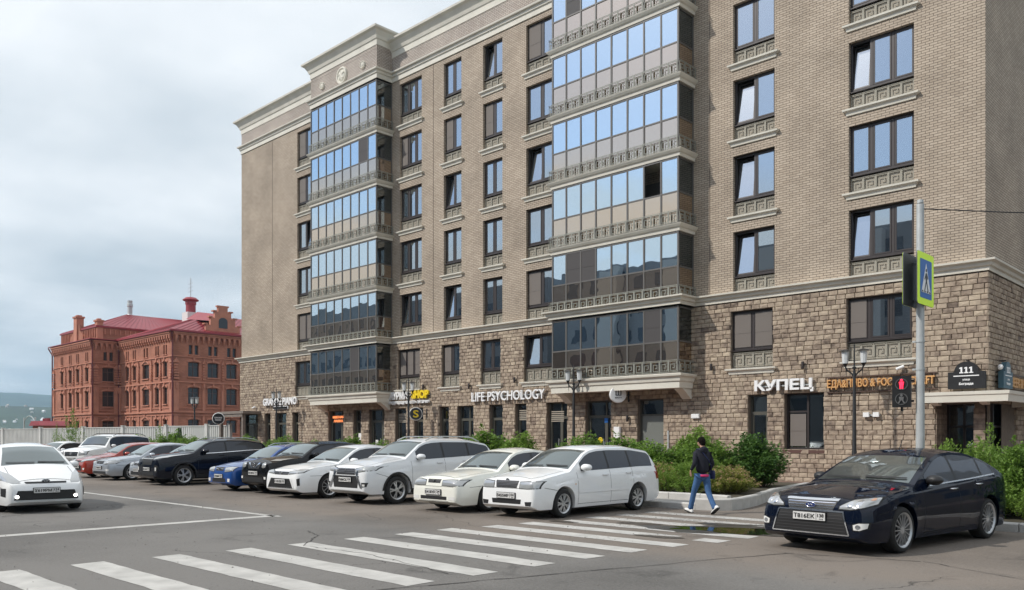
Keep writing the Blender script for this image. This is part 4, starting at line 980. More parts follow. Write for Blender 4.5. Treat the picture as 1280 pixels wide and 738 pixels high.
class Car:
    def __init__(s, sp):
        s.sp = sp; s.L, s.Wd, s.H = sp['L'], sp['W'], sp['H']
        s.top = smoothf(sp['top'], .03); s.belt = smoothf(sp['belt'], .10)
        s.sill = sp.get('sill', .20); s.r = sp['r']; s.fa, s.ra = sp['axles']; s.tumble = tan(R(sp.get('tumble', 21)))
        s.w0 = s.Wd/2
        s.build_mesh()
    def zbot(s, x):
        z = s.sill + max(0, (.16-x))*.5 + max(0, (x-(s.L-.25)))*.5
        Ra = s.r+.055
        for ax in (s.fa, s.ra):
            if abs(x-ax) < Ra: z = max(z, s.r+sqrt(Ra*Ra-(x-ax)**2)*1.0)
        return z
    def hw(s, x):                   # half width in plan
        b, Rf = s.sp.get('nose', (.78, .68)); bb, Rr = s.sp.get('tail', (.86, .5)); w = s.w0
        k = 1.0
        if x < Rf: t = (1-x/Rf); k = b+(1-b)*max(0, 1-t**2.4)**(1/2.4)
        d = s.L-x
        if d < Rr: t = (1-d/Rr); k = min(k, bb+(1-bb)*max(0, 1-t**2.6)**(1/2.6))
        return w*k
    def zb(s, x): return min(s.belt(x), s.top(x)-.035)
    def edge(s, x):                 # roof rail / fender edge
        zt = s.top(x); zb = s.zb(x); ze = max(zb+.004, zt-s.sp.get('crown', .07))
        return ze
    def side_y(s, x, z):
        w = s.hw(x); zb = s.zb(x)
        if z <= zb:
            t = (z-s.sill)/max(.05, zb-s.sill)
            prof = [(-.2,.93),(0,.95),(.12,.975),(.35,1.0),(.62,.995),(.82,.975),(.93,.95),(1.0,.918)]
            f = interp(prof, t)
            ax = min(abs(x-s.fa), abs(x-s.ra)); fl = max(0, 1-abs(ax-0)/(s.r+.16))
            return w*f + (.018*min(1, fl*2.2) if t < .75 else 0)
        ze = s.edge(x); t = (z-zb)/max(.001, (s.H-zb))
        return w*.918 - (z-zb)*s.tumble - .035*t*t
    def section(s, x):
        zb0 = s.zbot(x); zb = s.zb(x); ze = s.edge(x); zt = s.top(x)
        zb0 = min(zb0, zb-.05)
        pts = [(0, zb0), (s.hw(x)*.55, zb0)]
        y0 = s.side_y(x, zb0); pts += [(y0-.05, zb0-.0), (y0-.012, zb0)]
        for k in range(11): z = zb0+.006+(zb-zb0-.006)*(k/10)**.95; pts.append((s.side_y(x, z), z))
        for k in range(1, 5): z = zb+(ze-zb)*k/4; pts.append((s.side_y(x, z), z))
        ye = max(.05, s.side_y(x, ze))
        for k in range(1, 9):
            t = k/8; y = ye*cos(t*pi/2)**.9 if False else ye*(1-t); z = ze+(zt-ze)*(1-(1-t)**2.4); pts.append((y, z))
        return pts
    def build_mesh(s):
        xs = {0, .012, .03, .06, s.L, s.L-.012, s.L-.03, s.L-.06}
        n = int(s.L/.07); xs |= {round(i*s.L/n, 4) for i in range(n+1)}
        Ra = s.r+.055
        for ax in (s.fa, s.ra):
            for k in range(0, 19): xs.add(round(ax-Ra*cos(pi*k/18), 4))
            xs |= {ax-Ra-.004, ax+Ra+.004}
        for p in s.sp['top']: xs.add(p[0])
        xs = sorted(x for x in xs if 0 <= x <= s.L); xx = [xs[0]]
        for x in xs[1:]:
            if x-xx[-1] > .0035: xx.append(x)
        rings = []
        for x in xx:
            h = s.section(x)
            full = [(x, -y, z) for y, z in h] + [(x, y, z) for y, z in h[-2:0:-1]]
            rings.append(full)
        mb = MB(); n = len(rings[0]); vs = [p for r_ in rings for p in r_]; fs = []
        for i in range(len(rings)-1):
            for k in range(n): fs.append((i*n+k, i*n+(k+1) % n, (i+1)*n+(k+1) % n, (i+1)*n+k))
        # nose and tail caps: strips joining left to right
        hn = len(s.section(0)); 
        for base, flip in ((0, 0), ((len(rings)-1)*n, 1)):
            for k in range(0, hn-1):
                a, b = k, k+1; c, d = (n-k-1) % n + 0, (n-k) % n
                f = (base+a, base+b, base+(n-b) % n, base+(n-a) % n)
                f = tuple(dict.fromkeys(f))
                if len(f) > 2: fs.append(f[::-1] if not flip else f)
        mb.add(vs, fs); s.mb = mb
        s.bvh = BVHTree.FromPolygons([Vector(v) for v in vs], [f for f in fs])
    # patch in front ('f'), back ('b') or side ('l'/'r') view, laid on the body and lifted by off
    def patch(s, view, top, bot, nx=12, nz=6, off=.004, thick=0.0, bulge=0.0):
        def samp(pl, t):
            n = len(pl)-1; f = t*n; i = min(int(f), n-1); f -= i
            return (pl[i][0]+(pl[i+1][0]-pl[i][0])*f, pl[i][1]+(pl[i+1][1]-pl[i][1])*f)
        rows = []
        for j in range(nz+1):
            row = []
            for i in range(nx+1):
                a = samp(top, i/nx); b = samp(bot, i/nx); t = j/nz; u = a[0]+(b[0]-a[0])*t; z = a[1]+(b[1]-a[1])*t
                if view in 'fb':
                    o = Vector((-3 if view == 'f' else s.L+3, u, z)); d = Vector((1 if view == 'f' else -1, 0, 0))
                    lim = 3+s.L*.6
                elif view == 't': o = Vector((u, z, 4)); d = Vector((0,0,-1)); lim = 4
                else:
                    sg = 1 if view == 'l' else -1; o = Vector((u, sg*3, z)); d = Vector((0, -sg, 0)); lim = 3
                h, nn, _, _ = s.bvh.ray_cast(o, d, lim)
                if h is None:
                    o2 = Vector((0.05 if view == 'f' else s.L-.05, u, z)) if view in 'fb' else Vector((u, (1 if view=='l' else -1)*s.w0, z))
                    h, nn, _, _ = s.bvh.find_nearest(o2)
                if nn.dot(d) > 0: nn = -nn
                k = off+bulge*sin(pi*i/nx)*sin(pi*j/nz)
                row.append(h+nn*k)
            rows.append(row)
        return rows
    def add_patch(s, name, m, view, top, bot, parent=None, label=None, mirror=False, **k):
        out = []
        for mir in ((1, -1) if mirror else (1,)):
            mb = MB(); v = view
            tp, bt = top, bot
            if view in 'fb' and mir < 0: tp = [(-a, b) for a, b in top]; bt = [(-a, b) for a, b in bot]
            if view == 'l' and mir < 0: v = 'r'
            rows = s.patch(v, tp, bt, **k)
            ja, ia = len(rows)//2, len(rows[0])//2; ja = max(1, ja); ia = max(1, ia)
            fnm = (rows[ja-1][ia]-rows[ja-1][ia-1]).cross(rows[ja][ia]-rows[ja-1][ia]); od = {'f': Vector((-1,0,.3)), 'b': Vector((1,0,.3)), 'l': Vector((0,1,0)), 'r': Vector((0,-1,0)), 't': Vector((0,0,1))}[v]
            if fnm.dot(od) < 0: rows = rows[::-1]
            mb.grid(rows)
            out.append(obj(name, mb, m, parent or s.root, smooth=True, label=label))
        return out if mirror else out[0]

wheel_cache = {}
def wheel(r, w, spokes, style, dark=False):
    key = (round(r,3), round(w,3), spokes, style)
    if key in wheel_cache: return wheel_cache[key]
    rr = r*style
    t = MB(); t.lathe([(rr-.02,-w/2+.05),(rr,-w/2+.004),(rr+.01,-w/2),(r-.035,-w/2-.004),(r-.008,-w/2+.02),(r,-w/2+.045),(r,w/2-.045),(r-.008,w/2-.02),(r-.035,w/2+.004),(rr+.01,w/2),(rr,w/2-.004),(rr-.02,w/2-.05)], 'y', 36)
    to = obj('t', t, M_TYRE, smooth=50)
    b = MB(); b.lathe([(rr-.01,w/2-.10),(.001,w/2-.10)], 'y', 24); b.lathe([(rr-.01,-w/2+.04),(.001,-w/2+.04)], 'y', 24)
    bo = obj('t', b, mat('brake_dark', (.03,.03,.032), .6, metal=.5))
    m = MB(); e = w/2
    m.lathe([(rr-.03,e-.09),(rr-.022,e-.02),(rr-.004,e-.003),(rr+.008,e+.002),(rr+.006,e-.02)], 'y', 36)
    m.lathe([(.065,e-.06),(.062,e-.018),(.03,e-.012),(.001,e-.012)], 'y', 20)
    for i in range(spokes):
        for dd in ((-.075, .075) if spokes <= 7 else (0,)):
            a = 2*pi*i/spokes; sw = .34/spokes*rr*2.2 if spokes > 7 else .05*rr*3
            h0, h1 = sw*.42, sw*.55
            a2 = a+dd*2.2; p0 = Vector((cos(a), sin(a)))*.05; p1 = Vector((cos(a2), sin(a2)))*(rr-.012)
            d = (p1-p0).normalized(); q = Vector((-d.y, d.x))
            c = [p0-q*h0, p0+q*h0, p1+q*h1, p1-q*h1]
            vs = [(x.x, e-.03, x.y) for x in c]+[(x.x, e-(.010 if k < 2 else .016), x.y) for k, x in enumerate(c)]
            m.add(vs, [(0,1,2,3),(4,7,6,5),(0,4,5,1),(1,5,6,2),(2,6,7,3),(3,7,4,0)])
    ro = obj('t', m, M_RIM, smooth=35)
    res = (to.data, ro.data, bo.data)
    for o in (to, ro, bo): bpy.data.objects.remove(o)
    wheel_cache[key] = res; return res

def make_car(name, label, sp, x, y, heading, body_m):
    """x, y: centre on the ground; car frame: nose at s=0 looking to -X of the frame"""
    c = Car(sp); L_ = c.L; w0 = c.w0
    c.root = thing(name, label, sp.get('cat', 'car'), (x, y, 0), heading, sp.get('group'))
    off = bpy.data.objects.new('o', None); bpy.data.objects.remove(off)
    body = obj('body', c.mb, body_m, c.root, smooth=32); fixn(body)
    body.data.set_sharp_from_angle(angle=R(32)); S_ = c.root
    root = c.root
    top, belt, sill = c.top, c.zb, c.sill
    # --- windscreen
    cow, hdr = sp['shield']                      # s at cowl and header
    zc, zh = top(cow)+.01, top(hdr)-.035
    yb = c.side_y(cow+.22, c.edge(cow+.22))-.035 if False else (w0*.80); yt = c.side_y(hdr, c.edge(hdr))-.05
    c.add_patch('windscreen', M_CSHIELD, 'f', [(-yt+2*yt*i/8, zh-.03*((i-4)/4)**2) for i in range(9)], [(-yb+2*yb*i/8, zc+.0-.035*((i-4)/4)**2) for i in range(9)], nx=24, nz=12, off=.004)
    c.add_patch('wiper', M_PLAS, 'f', [(-yb*.9, zc+.03), (-.05, zc+.045)], [(-yb*.9, zc+.012), (-.05, zc+.02)], nx=10, nz=1, off=.02)
    c.add_patch('wiper', M_PLAS, 'f', [(.02, zc+.03), (yb*.85, zc+.03)], [(.02, zc+.012), (yb*.85, zc+.015)], nx=10, nz=1, off=.02)
    # --- side glass
    for i, (a, b) in enumerate(sp['glass']):
        n = 12; tp = []; bt = []
        for k in range(n+1):
            xx = a+(b-a)*k/n; z1 = c.edge(xx)-.045; z0 = belt(xx)+.015; tp.append((xx, max(z1, z0+.004))); bt.append((xx, z0))
        c.add_patch('side_window', M_CGLASS, 'l', tp, bt, mirror=True, nx=14, nz=5, off=.0035)
    for (a, b), (c2, d2) in zip(sp['glass'], sp['glass'][1:]):
        c.add_patch('door_pillar', M_PLAS, 'l', [(b-.004, c.edge(b)-.045), (c2+.004, c.edge(c2)-.045)], [(b-.004, belt(b)+.015), (c2+.004, belt(c2)+.015)], mirror=True, nx=2, nz=6, off=.003)
    if sp.get('trim'):
        a = sp['glass'][0][0]; b = sp['glass'][-1][1]; xs = [a+(b-a)*k/20 for k in range(21)]
        c.add_patch('window_trim', M_CHROME, 'l', [(q, belt(q)+.014) for q in xs], [(q, belt(q)-.006) for q in xs], mirror=True, nx=30, nz=1, off=.007)
    # --- rear window
    if sp.get('back'):
        s0, z0, z1 = sp['back']; 
        c.add_patch('rear_window', M_CGLASS, 'b', [(-.52, z1), (0, z1+.01), (.52, z1)], [(-.60, z0), (0, z0), (.60, z0)], nx=16, nz=8)
    # --- seams
    for q in sp['doors']:
        z0 = max(sill+.06, 0); pts = []
        hi = belt(q)-.005
        sk = lambda z, q=q: q+(.0 if q < L_*.6 else -.10*max(0, (.62-z)) )
        zs = [hi-(hi-z0)*k/10 for k in range(11)]
        c.add_patch('door_seam', M_SEAM, 'l', [(sk(z)-.004, z) for z in zs], [(sk(z)+.004, z) for z in zs], mirror=True, nx=12, nz=1, off=.0015)
    d0, d1 = sp['doors'][0], sp['doors'][-1]
    c.add_patch('door_seam', M_SEAM, 'l', [(d0, sill+.085), (d1-.05, sill+.085)], [(d0, sill+.077), (d1-.05, sill+.077)], mirror=True, nx=16, nz=1, off=.0015)
    # bonnet shut line
    nb = .16; ye = w0*sp.get('bonnet', .74)
    pts = [(nb+(cow-.05-nb)*k/14, ye*(.86+.14*min(1, k/4))) for k in range(15)]
    for sg in (1, -1): c.add_patch('bonnet_seam', M_SEAM, 't', [(a, sg*(b-.005)) for a, b in pts], [(a, sg*(b+.005)) for a, b in pts], nx=24, nz=1, off=.002)
    c.add_patch('bonnet_seam', M_SEAM, 't', [(nb+.03-.03*(k/6-1)**2, ye*.86*(k/6-1)) for k in range(13)], [(nb+.042-.03*(k/6-1)**2, ye*.86*(k/6-1)) for k in range(13)], nx=24, nz=1, off=.002)
    # bumper seam from lamp corner down to the arch
    c.add_patch('bumper_seam', M_SEAM, 'l', [(c.fa-c.r-.28, belt(c.fa-c.r-.28)-.16), (c.fa-c.r*.75, c.r+c.r*.95)], [(c.fa-c.r-.28, belt(c.fa-c.r-.28)-.168), (c.fa-c.r*.75, c.r+c.r*.95-.01)], mirror=True, nx=8, nz=1, off=.002)
    hs = [(-w0*.78+2*w0*.78*i/10) for i in range(11)]
    # handles
    for q in sp['handles']:
        z = belt(q)-.10
        for sg in (1, -1):
            yy = c.side_y(q, z)*sg; b = MB(); b.tube([(q-.10, yy-.004*sg, z), (q-.08, yy+.022*sg, z), (q+.08, yy+.022*sg, z), (q+.10, yy-.004*sg, z)], .013, 6)
            obj('door_handle', b, sp.get('handle_m') or body_m, root, smooth=True)
    if sp.get('cladding'):
        for a, b in ((c.fa+c.r+.08, c.ra-c.r-.08),):
            c.add_patch('sill_trim', M_PLAS, 'l', [(a, sill+.12), (b, sill+.12)], [(a, sill+.01), (b, sill+.01)], mirror=True, nx=16, nz=3, off=.008)
        for ax in (c.fa, c.ra):
            A0 = [pi-(pi)*k/16 for k in range(17)]; r1, r2 = c.r+.06, c.r+.115
            c.add_patch('arch_trim', M_PLAS, 'l', [(ax+r2*cos(t), c.r+r2*sin(t)*.98) for t in A0], [(ax+r1*cos(t), c.r+r1*sin(t)) for t in A0], mirror=True, nx=24, nz=2, off=.008)
    if sp.get('side_strip'):
        z = .52; a, b = d0+.03, c.ra-c.r-.06
        c.add_patch('side_moulding', body_m, 'l', [(a, z+.03), (b, z+.03)], [(a, z-.02), (b, z-.02)], mirror=True, nx=16, nz=2, off=.012)
    # --- mirrors
    mx = sp['mirror']
    for sg in (1, -1):
        z = belt(mx)+.09; y1 = c.side_y(mx, z)*1.0
        b = MB(); n = 10; vs = []; fs = []
        prof = [(-.10,.25),(-.085,.7),(-.04,1.0),(.03,1.0),(.07,.93)]
        rings = []
        for dx, k in prof:
            rings.append([(mx+dx, sg*(y1+.115+.115*k*cos(2*pi*i/16)*(1 if abs(cos(2*pi*i/16))>.001 else 1)), z+.075*k*sin(2*pi*i/16)) for i in range(17)])
        b.grid(rings); b.face(rings[0][:16]); 
        o = obj('wing_mirror', b, sp.get('mirror_m') or body_m, root, smooth=50)
        g = MB(); g.face(rings[-1][:16]); obj('mirror_glass', g, M_CHROME, o)
        g = MB(); g.tube([(mx+.03, sg*(y1-.02), z-.06), (mx, sg*(y1+.06), z-.035)], .022, 6); obj('mirror_arm', g, M_PLAS, o)
    # --- front face details given as (name, material, top, bottom, options)
    for d in sp['front']:
        nm, mm, tp, bt = d[:4]; k = dict(d[4]) if len(d) > 4 else {}
        mm = {'paint': body_m}.get(mm, mm)
        c.add_patch(nm, mm, 'f', tp, bt, **k)
    for d in sp.get('rear', []):
        nm, mm, tp, bt = d[:4]; k = dict(d[4]) if len(d) > 4 else {}
        c.add_patch(nm, {'paint': body_m}.get(mm, mm), 'b', tp, bt, **k)
    for d in sp.get('side', []):
        nm, mm, tp, bt = d[:4]; k = dict(d[4]) if len(d) > 4 else {}
        c.add_patch(nm, {'paint': body_m}.get(mm, mm), 'l', tp, bt, **k)
    # --- plate
    pz = sp['plate'][0]; txt = sp['plate'][1]; py = sp['plate'][2] if len(sp['plate']) > 2 else 0
    h, n_, _, _ = c.bvh.ray_cast(Vector((-3, py, pz)), Vector((1, 0, 0)), 5)
    px = h.x-.02
    b = MB(); b.box(px-.006, px+.04, py-.268, py+.268, pz-.064, pz+.064); pl = obj('number_plate', b, M_PLAS, root)
    b = MB(); b.box(px-.010, px-.0061, py-.258, py+.258, pz-.055, pz+.055); obj('plate_field', b, M_PLATE, pl)
    if txt:
        letters(txt[0], pl, M_SEAM, .34, .066, (px-.0125, py+.075, pz), .02, .002, (R(90), 0, R(-90)), 'plate_text')
        letters(txt[1], pl, M_SEAM, .10, .050, (px-.0125, py-.19, pz+.015), .02, .002, (R(90), 0, R(-90)), 'plate_text')
        letters('RUS', pl, M_SEAM, .06, .016, (px-.0125, py-.20, pz-.035), .0, .002, (R(90), 0, R(-90)), 'plate_text')
        b = MB(); b.box(px-.0125, px-.0101, py-.122, py-.116, pz-.05, pz+.05); obj('plate_rule', b, M_SEAM, pl)
    # badge
    for bd in sp.get('badge', []):
        kind, bz, bs = bd
        h, n_, _, _ = c.bvh.ray_cast(Vector((-3, 0, bz)), Vector((1, 0, 0)), 5); bx = h.x-.022
        b = MB(); ob = None
        def ring(w, hh, t, ox=0, oz=0, mm=M_CHROME, nm='badge'):
            q = MB(); N_ = 24
            q.grid([[(bx, ox+(w)*cos(2*pi*i/N_), bz+oz+hh*sin(2*pi*i/N_)) for i in range(N_+1)], [(bx-.008, ox+(w-t*.5)*cos(2*pi*i/N_), bz+oz+(hh-t*.5)*sin(2*pi*i/N_)) for i in range(N_+1)], [(bx, ox+(w-t)*cos(2*pi*i/N_), bz+oz+(hh-t)*sin(2*pi*i/N_)) for i in range(N_+1)]])
            return obj(nm, q, mm, root, smooth=True)
        def disc(w, hh, mm, dx=.002, nm='badge'):
            q = MB(); q.face([(bx-dx, w*cos(2*pi*i/24), bz+hh*sin(2*pi*i/24)) for i in range(24)]); return obj(nm, q, mm, root)
        if kind == 'tri_oval':
            disc(bs, bs*.68, M_PLAS, .0); ring(bs, bs*.68, bs*.13); ring(bs*.35, bs*.6, bs*.11); ring(bs*.72, bs*.30, bs*.11, 0, bs*.28)
        elif kind == 'oval': disc(bs*1.0, bs*.45, mat('badge_blue', (.01,.03,.16), .3), .0); ring(bs, bs*.45, bs*.09); q = MB(); q.tube([(bx-.006, bs*.5-bs*i*.1, bz+bs*.12*sin(i*1.3)) for i in range(11)], .006, 5); obj('badge_script', q, M_CHROME, root)
        elif kind == 'diamonds':
            for a in (90, 210, 330):
                dx, dz = cos(R(a)), sin(R(a)); s_ = bs*.55; px_, pz_ = -dz, dx
                q = MB(); q.prism([(0, bz), (dx*s_*.5+px_*s_*.29, bz+dz*s_*.5+pz_*s_*.29), (dx*s_, bz+dz*s_), (dx*s_*.5-px_*s_*.29, bz+dz*s_*.5-pz_*s_*.29)], 'x', bx-.01, bx); obj('badge', q, M_CHROME, root)
        elif kind == 'letter_h':
            q = MB(); w = bs*.6; q.prism([(-w,bz-w*.8),(w,bz-w*.8),(w*1.1,bz+w*.8),(-w*1.1,bz+w*.8)], 'x', bx, bx+.01); o = obj('badge', q, M_PLAS, root)
            q = MB(); q.box(bx-.01,bx,-w*.75,-w*.5,bz-w*.7,bz+w*.7); q.box(bx-.01,bx,w*.5,w*.75,bz-w*.7,bz+w*.7); q.box(bx-.009,bx-.001,-w*.5,w*.5,bz-w*.12,bz+w*.12); obj('badge', q, M_CHROME, root)
        elif kind == 'ring_bar': ring(bs, bs, bs*.2); q = MB(); q.box(bx-.012, bx, -bs*1.2, bs*1.2, bz-bs*.18, bz+bs*.18); obj('badge', q, M_CHROME, root)
        else: disc(bs, bs*.6, M_PLAS, 0.0); ring(bs, bs*.6, bs*.15)
    # roof rails, antenna
    if sp.get('rails'):
        for sg in (1, -1):
            a, b_ = sp['rails']; pts = []
            for k in range(9): q = a+(b_-a)*k/8; pts.append((q, sg*(c.side_y(q, c.edge(q))-.06), top(q)-.02+(.055 if 0 < k < 8 else -.01)))
            b = MB(); b.tube(pts, .016, 6); obj('roof_rail', b, sp.get('rail_m', M_GALV), root, smooth=True)
    if sp.get('antenna'):
        q = sp['antenna']; b = MB(); b.tube([(q, 0, top(q)-.01), (q+.14, 0, top(q)+.19)], [.008, .003], 6); obj('antenna', b, M_PLAS, root)
    # --- underbody and wheels
    b = MB(); b.box(c.fa+c.r+.08, c.ra-c.r-.08, -w0*.7, w0*.7, sill-.05, sill+.02); b.box(.35, c.fa-c.r-.08, -w0*.6, w0*.6, sill-.03, sill+.03); obj('underbody', b, M_PLAS, root)
    for ax in (c.fa, c.ra):
        for sg in (1, -1):
            wd = sp.get('tw', .215); tm, rm, bm_ = wheel(c.r, wd, sp.get('spokes', 10), sp.get('rimk', .68))
            o = obj('wheel', tm, None, root, loc=(ax, sg*(w0-wd/2-.012), c.r)); ri = obj('rim', rm, None, o); bo = obj('brake_disc', bm_, None, o)
            if sp.get('rim_m'): ri.material_slots[0].link = 'OBJECT'; ri.material_slots[0].material = sp['rim_m']
            if sg < 0: o.rotation_euler = (0, 0, pi)
            else: o.rotation_euler = (0, random.uniform(0, 1), 0)
    # shift so that the root is the ground centre
    for ch in root.children: ch.location.x -= L_/2
    return c

# common building blocks for the front view, half view y >= 0
def lamp(y0, y1, zi0, zi1, zo0, zo1, inner=True):
    """headlight from inner edge y0 (zi0..zi1) to outer edge y1 (zo0..zo1)"""
    m = (y0+y1)/2
    e = .012; out = [('lamp_housing', M_SEAM, [(y0-e,zi1+e),(m,(zi1+zo1)/2+.012+e),(y1+e,zo1+e)], [(y0-e,zi0-e),(m,(zi0+zo0)/2-.008-e),(y1+e,zo0-e)], dict(mirror=True, nx=14, nz=6, off=.003)),
           ('headlight', M_LAMP, [(y0,zi1),(m,(zi1+zo1)/2+.012),(y1,zo1)], [(y0,zi0),(m,(zi0+zo0)/2-.008),(y1,zo0)], dict(mirror=True, nx=14, nz=6, off=.006, bulge=.006))]
    if inner:
        k0, k1 = .25, .62
        a0 = (y0+(y1-y0)*k0, ); z = lambda k: (zi0+(zo0-zi0)*k+ (zi1-zi0)*.2, zi1+(zo1-zi1)*k-(zi1-zi0)*.2)
        (b0, t0), (b1, t1) = z(k0), z(k1)
        out.append(('lamp_reflector', M_LAMPIN, [(y0+(y1-y0)*k0,t0),(y0+(y1-y0)*k1,t1)], [(y0+(y1-y0)*k0,b0),(y0+(y1-y0)*k1,b1)], dict(mirror=True, nx=6, nz=4, off=.0075, bulge=.004)))
    return out
def circ(nm, m, y, z, r, **k):
    up = [(y+r*cos(pi-pi*i/10), z+r*sin(pi*i/10)) for i in range(11)]; dn = [(a, 2*z-b) for a, b in up]
    return (nm, m, up, dn, dict(mirror=True, nx=10, nz=6, **k))
def band(nm, m, w1, z1, w0, z0, **k):          # centred trapezoid, top width w1 at z1, bottom width w0 at z0
    return (nm, m, [(-w1,z1),(w1,z1)], [(-w0,z0),(w0,z0)], dict(nx=24, nz=4, **k))
def bars(nm, m, n, w1, z1, w0, z0, h=.012, off=.012):
    return [(nm, m, [(-(w0+(w1-w0)*t)*.985, z+h), ((w0+(w1-w0)*t)*.985, z+h)], [(-(w0+(w1-w0)*t)*.985, z), ((w0+(w1-w0)*t)*.985, z)], dict(nx=20, nz=1, off=off)) for t, z in [((i+.5)/n, z0+(z1-z0)*(i+.5)/n-h/2) for i in range(n)]]
# ---- the individual cars (s runs from the nose backwards, heights in metres)
GRP = 'cars parked nose out along the kerb'
H_OUT = R(90)                                  # nose towards the road (-Y)
white = paint('white', (.82,.83,.83)); cream = paint('cream_white', (.79,.79,.72)); pearl = paint('pearl_silver', (.72,.735,.75))
navy = paint('dark_navy', (.003,.006,.016)); ink = paint('blue_black', (.005,.007,.014)); blackp = paint('black', (.006,.006,.007)); blue = paint('blue', (.012,.075,.30), .3)
red = paint('red_orange', (.36,.035,.018), .2); silver = paint('silver', (.42,.45,.49), .5)
def trunk_top(L, H, hood0, cowl, hdr, zc, roof_end, deck_s, deck_z, tail_z=None):
    tail_z = tail_z or deck_z-.06
    return [(0,hood0-.30),(.012,hood0-.16),(.045,hood0-.06),(.12,hood0-.01),(.22,hood0+.02),(.55,hood0+(zc-hood0)*.55),(cowl-.08,zc),(cowl,zc+.01),(hdr-.2,H-.125),(hdr,H-.055),(hdr+.25,H-.018),(hdr+.65,H),(roof_end-.5,H-.015),(roof_end,H-.07),(roof_end+(deck_s-roof_end)*.5,(H-.07+deck_z)/2+.035),(deck_s,deck_z+.01),(L-.12,deck_z),(L-.05,tail_z),(L-.015,tail_z-.14),(L,tail_z-.28)]
def hatch_top(L, H, hood0, cowl, hdr, zc, roof_end, end_z, glass_bot):
    return [(0,hood0-.30),(.012,hood0-.16),(.045,hood0-.06),(.12,hood0-.01),(.22,hood0+.02),(.55,hood0+(zc-hood0)*.55),(cowl-.08,zc),(cowl,zc+.01),(hdr-.2,H-.125),(hdr,H-.055),(hdr+.25,H-.018),(hdr+.65,H),(roof_end-.6,H-.01),(roof_end,end_z),(roof_end+.06,end_z-.04),(glass_bot,.98),(L-.06,.90),(L-.02,.78),(L,.55)]

# white wagon (nearest parked)
sp = dict(L=4.41, W=1.695, H=1.50, r=.30, axles=(.86,3.46), top=hatch_top(4.41,1.50,.85,1.10,1.92,1.00,4.02,1.42,4.33), belt=[(0,.76),(.6,.86),(1.1,.93),(2.2,.955),(3.6,.99),(4.41,.99)],
  shield=(1.12,1.92), glass=[(1.48,2.42),(2.48,3.22),(3.28,4.10)], doors=[1.32,2.45,3.27], handles=[2.27,3.12], mirror=1.55, plate=(.475,('В455МР','124')), spokes=7, rimk=.66, sill=.19, crown=.07, tumble=19, side_strip=True, group=GRP, back=(4.1,1.02,1.34), antenna=None,
  front=[band('grille',M_PLAS,.33,.785,.29,.635,off=.004)]+bars('grille_bar',M_DCHROME,5,.34,.79,.30,.645,.008,.010)+lamp(.37,.78,.63,.755,.64,.765)+
   [band('air_intake',M_PLAS,.42,.405,.40,.31,off=.004),('fog_recess',M_PLAS,[(.52,.36),(.70,.37)],[(.54,.28),(.68,.28)],dict(mirror=True)),('bumper_gap',M_SEAM,[(-.45,.63),(.45,.63)],[(-.45,.622),(.45,.622)],dict(nx=20,nz=1,off=.002))],
  rear=[('tail_light',M_TAIL,[(.60,1.05),(.80,1.04)],[(.60,.72),(.83,.70)],dict(mirror=True))], side=[('tail_light',M_TAIL,[(4.22,1.02),(4.37,.98)],[(4.26,.72),(4.385,.72)],dict(mirror=True,nx=6,nz=6,off=.006)),('turn_signal',M_SIGNO,[(1.20,.70),(1.25,.70)],[(1.20,.68),(1.25,.68)],dict(mirror=True,nx=2,nz=1))])
for bs in [('tri_oval', .80, .045)]: sp['badge'] = [bs]
make_car('parked_car', 'white station wagon parked nearest the crosswalk with multi spoke wheels', sp, -4.28, -15.55, H_OUT, white)

# cream white saloon
sp = dict(L=4.64, W=1.70, H=1.42, r=.305, axles=(.93,3.60), top=trunk_top(4.64,1.42,.80,1.28,2.05,.93,3.35,3.98,1.00), belt=[(0,.66),(.6,.78),(1.3,.86),(2.2,.89),(3.8,.93),(4.64,.93)],
  shield=(1.30,2.06), glass=[(1.66,2.50),(2.56,3.32),(3.37,3.66)], doors=[1.48,2.53,3.40], handles=[2.36,3.22], mirror=1.72, plate=(.455,('Е418УР','24')), spokes=7, rimk=.66, sill=.17, crown=.06, tumble=22, group=GRP, nose=(.78,.8),
  front=[band('grille',M_PLAS,.22,.735,.20,.655,off=.004),band('grille_frame','paint',.235,.75,.23,.735,off=.012)]+lamp(.28,.77,.61,.715,.61,.725)+[band('air_intake',M_PLAS,.44,.365,.44,.29,off=.004),('fog_light',M_FOG,[(.50,.36),(.70,.365)],[(.51,.29),(.70,.29)],dict(mirror=True)),('bumper_gap',M_SEAM,[(-.7,.585),(.7,.585)],[(-.7,.578),(.7,.578)],dict(nx=24,nz=1,off=.002)),('chin_strip',M_PLAS,[(-.5,.265),(.5,.265)],[(-.5,.245),(.5,.245)],dict(nx=20,nz=1))],
  badge=[('letter_h',.70,.045)])
make_car('parked_car', 'cream white saloon with pale headlights parked between the wagon and the silver crossover', sp, -6.45, -15.55, H_OUT, cream)

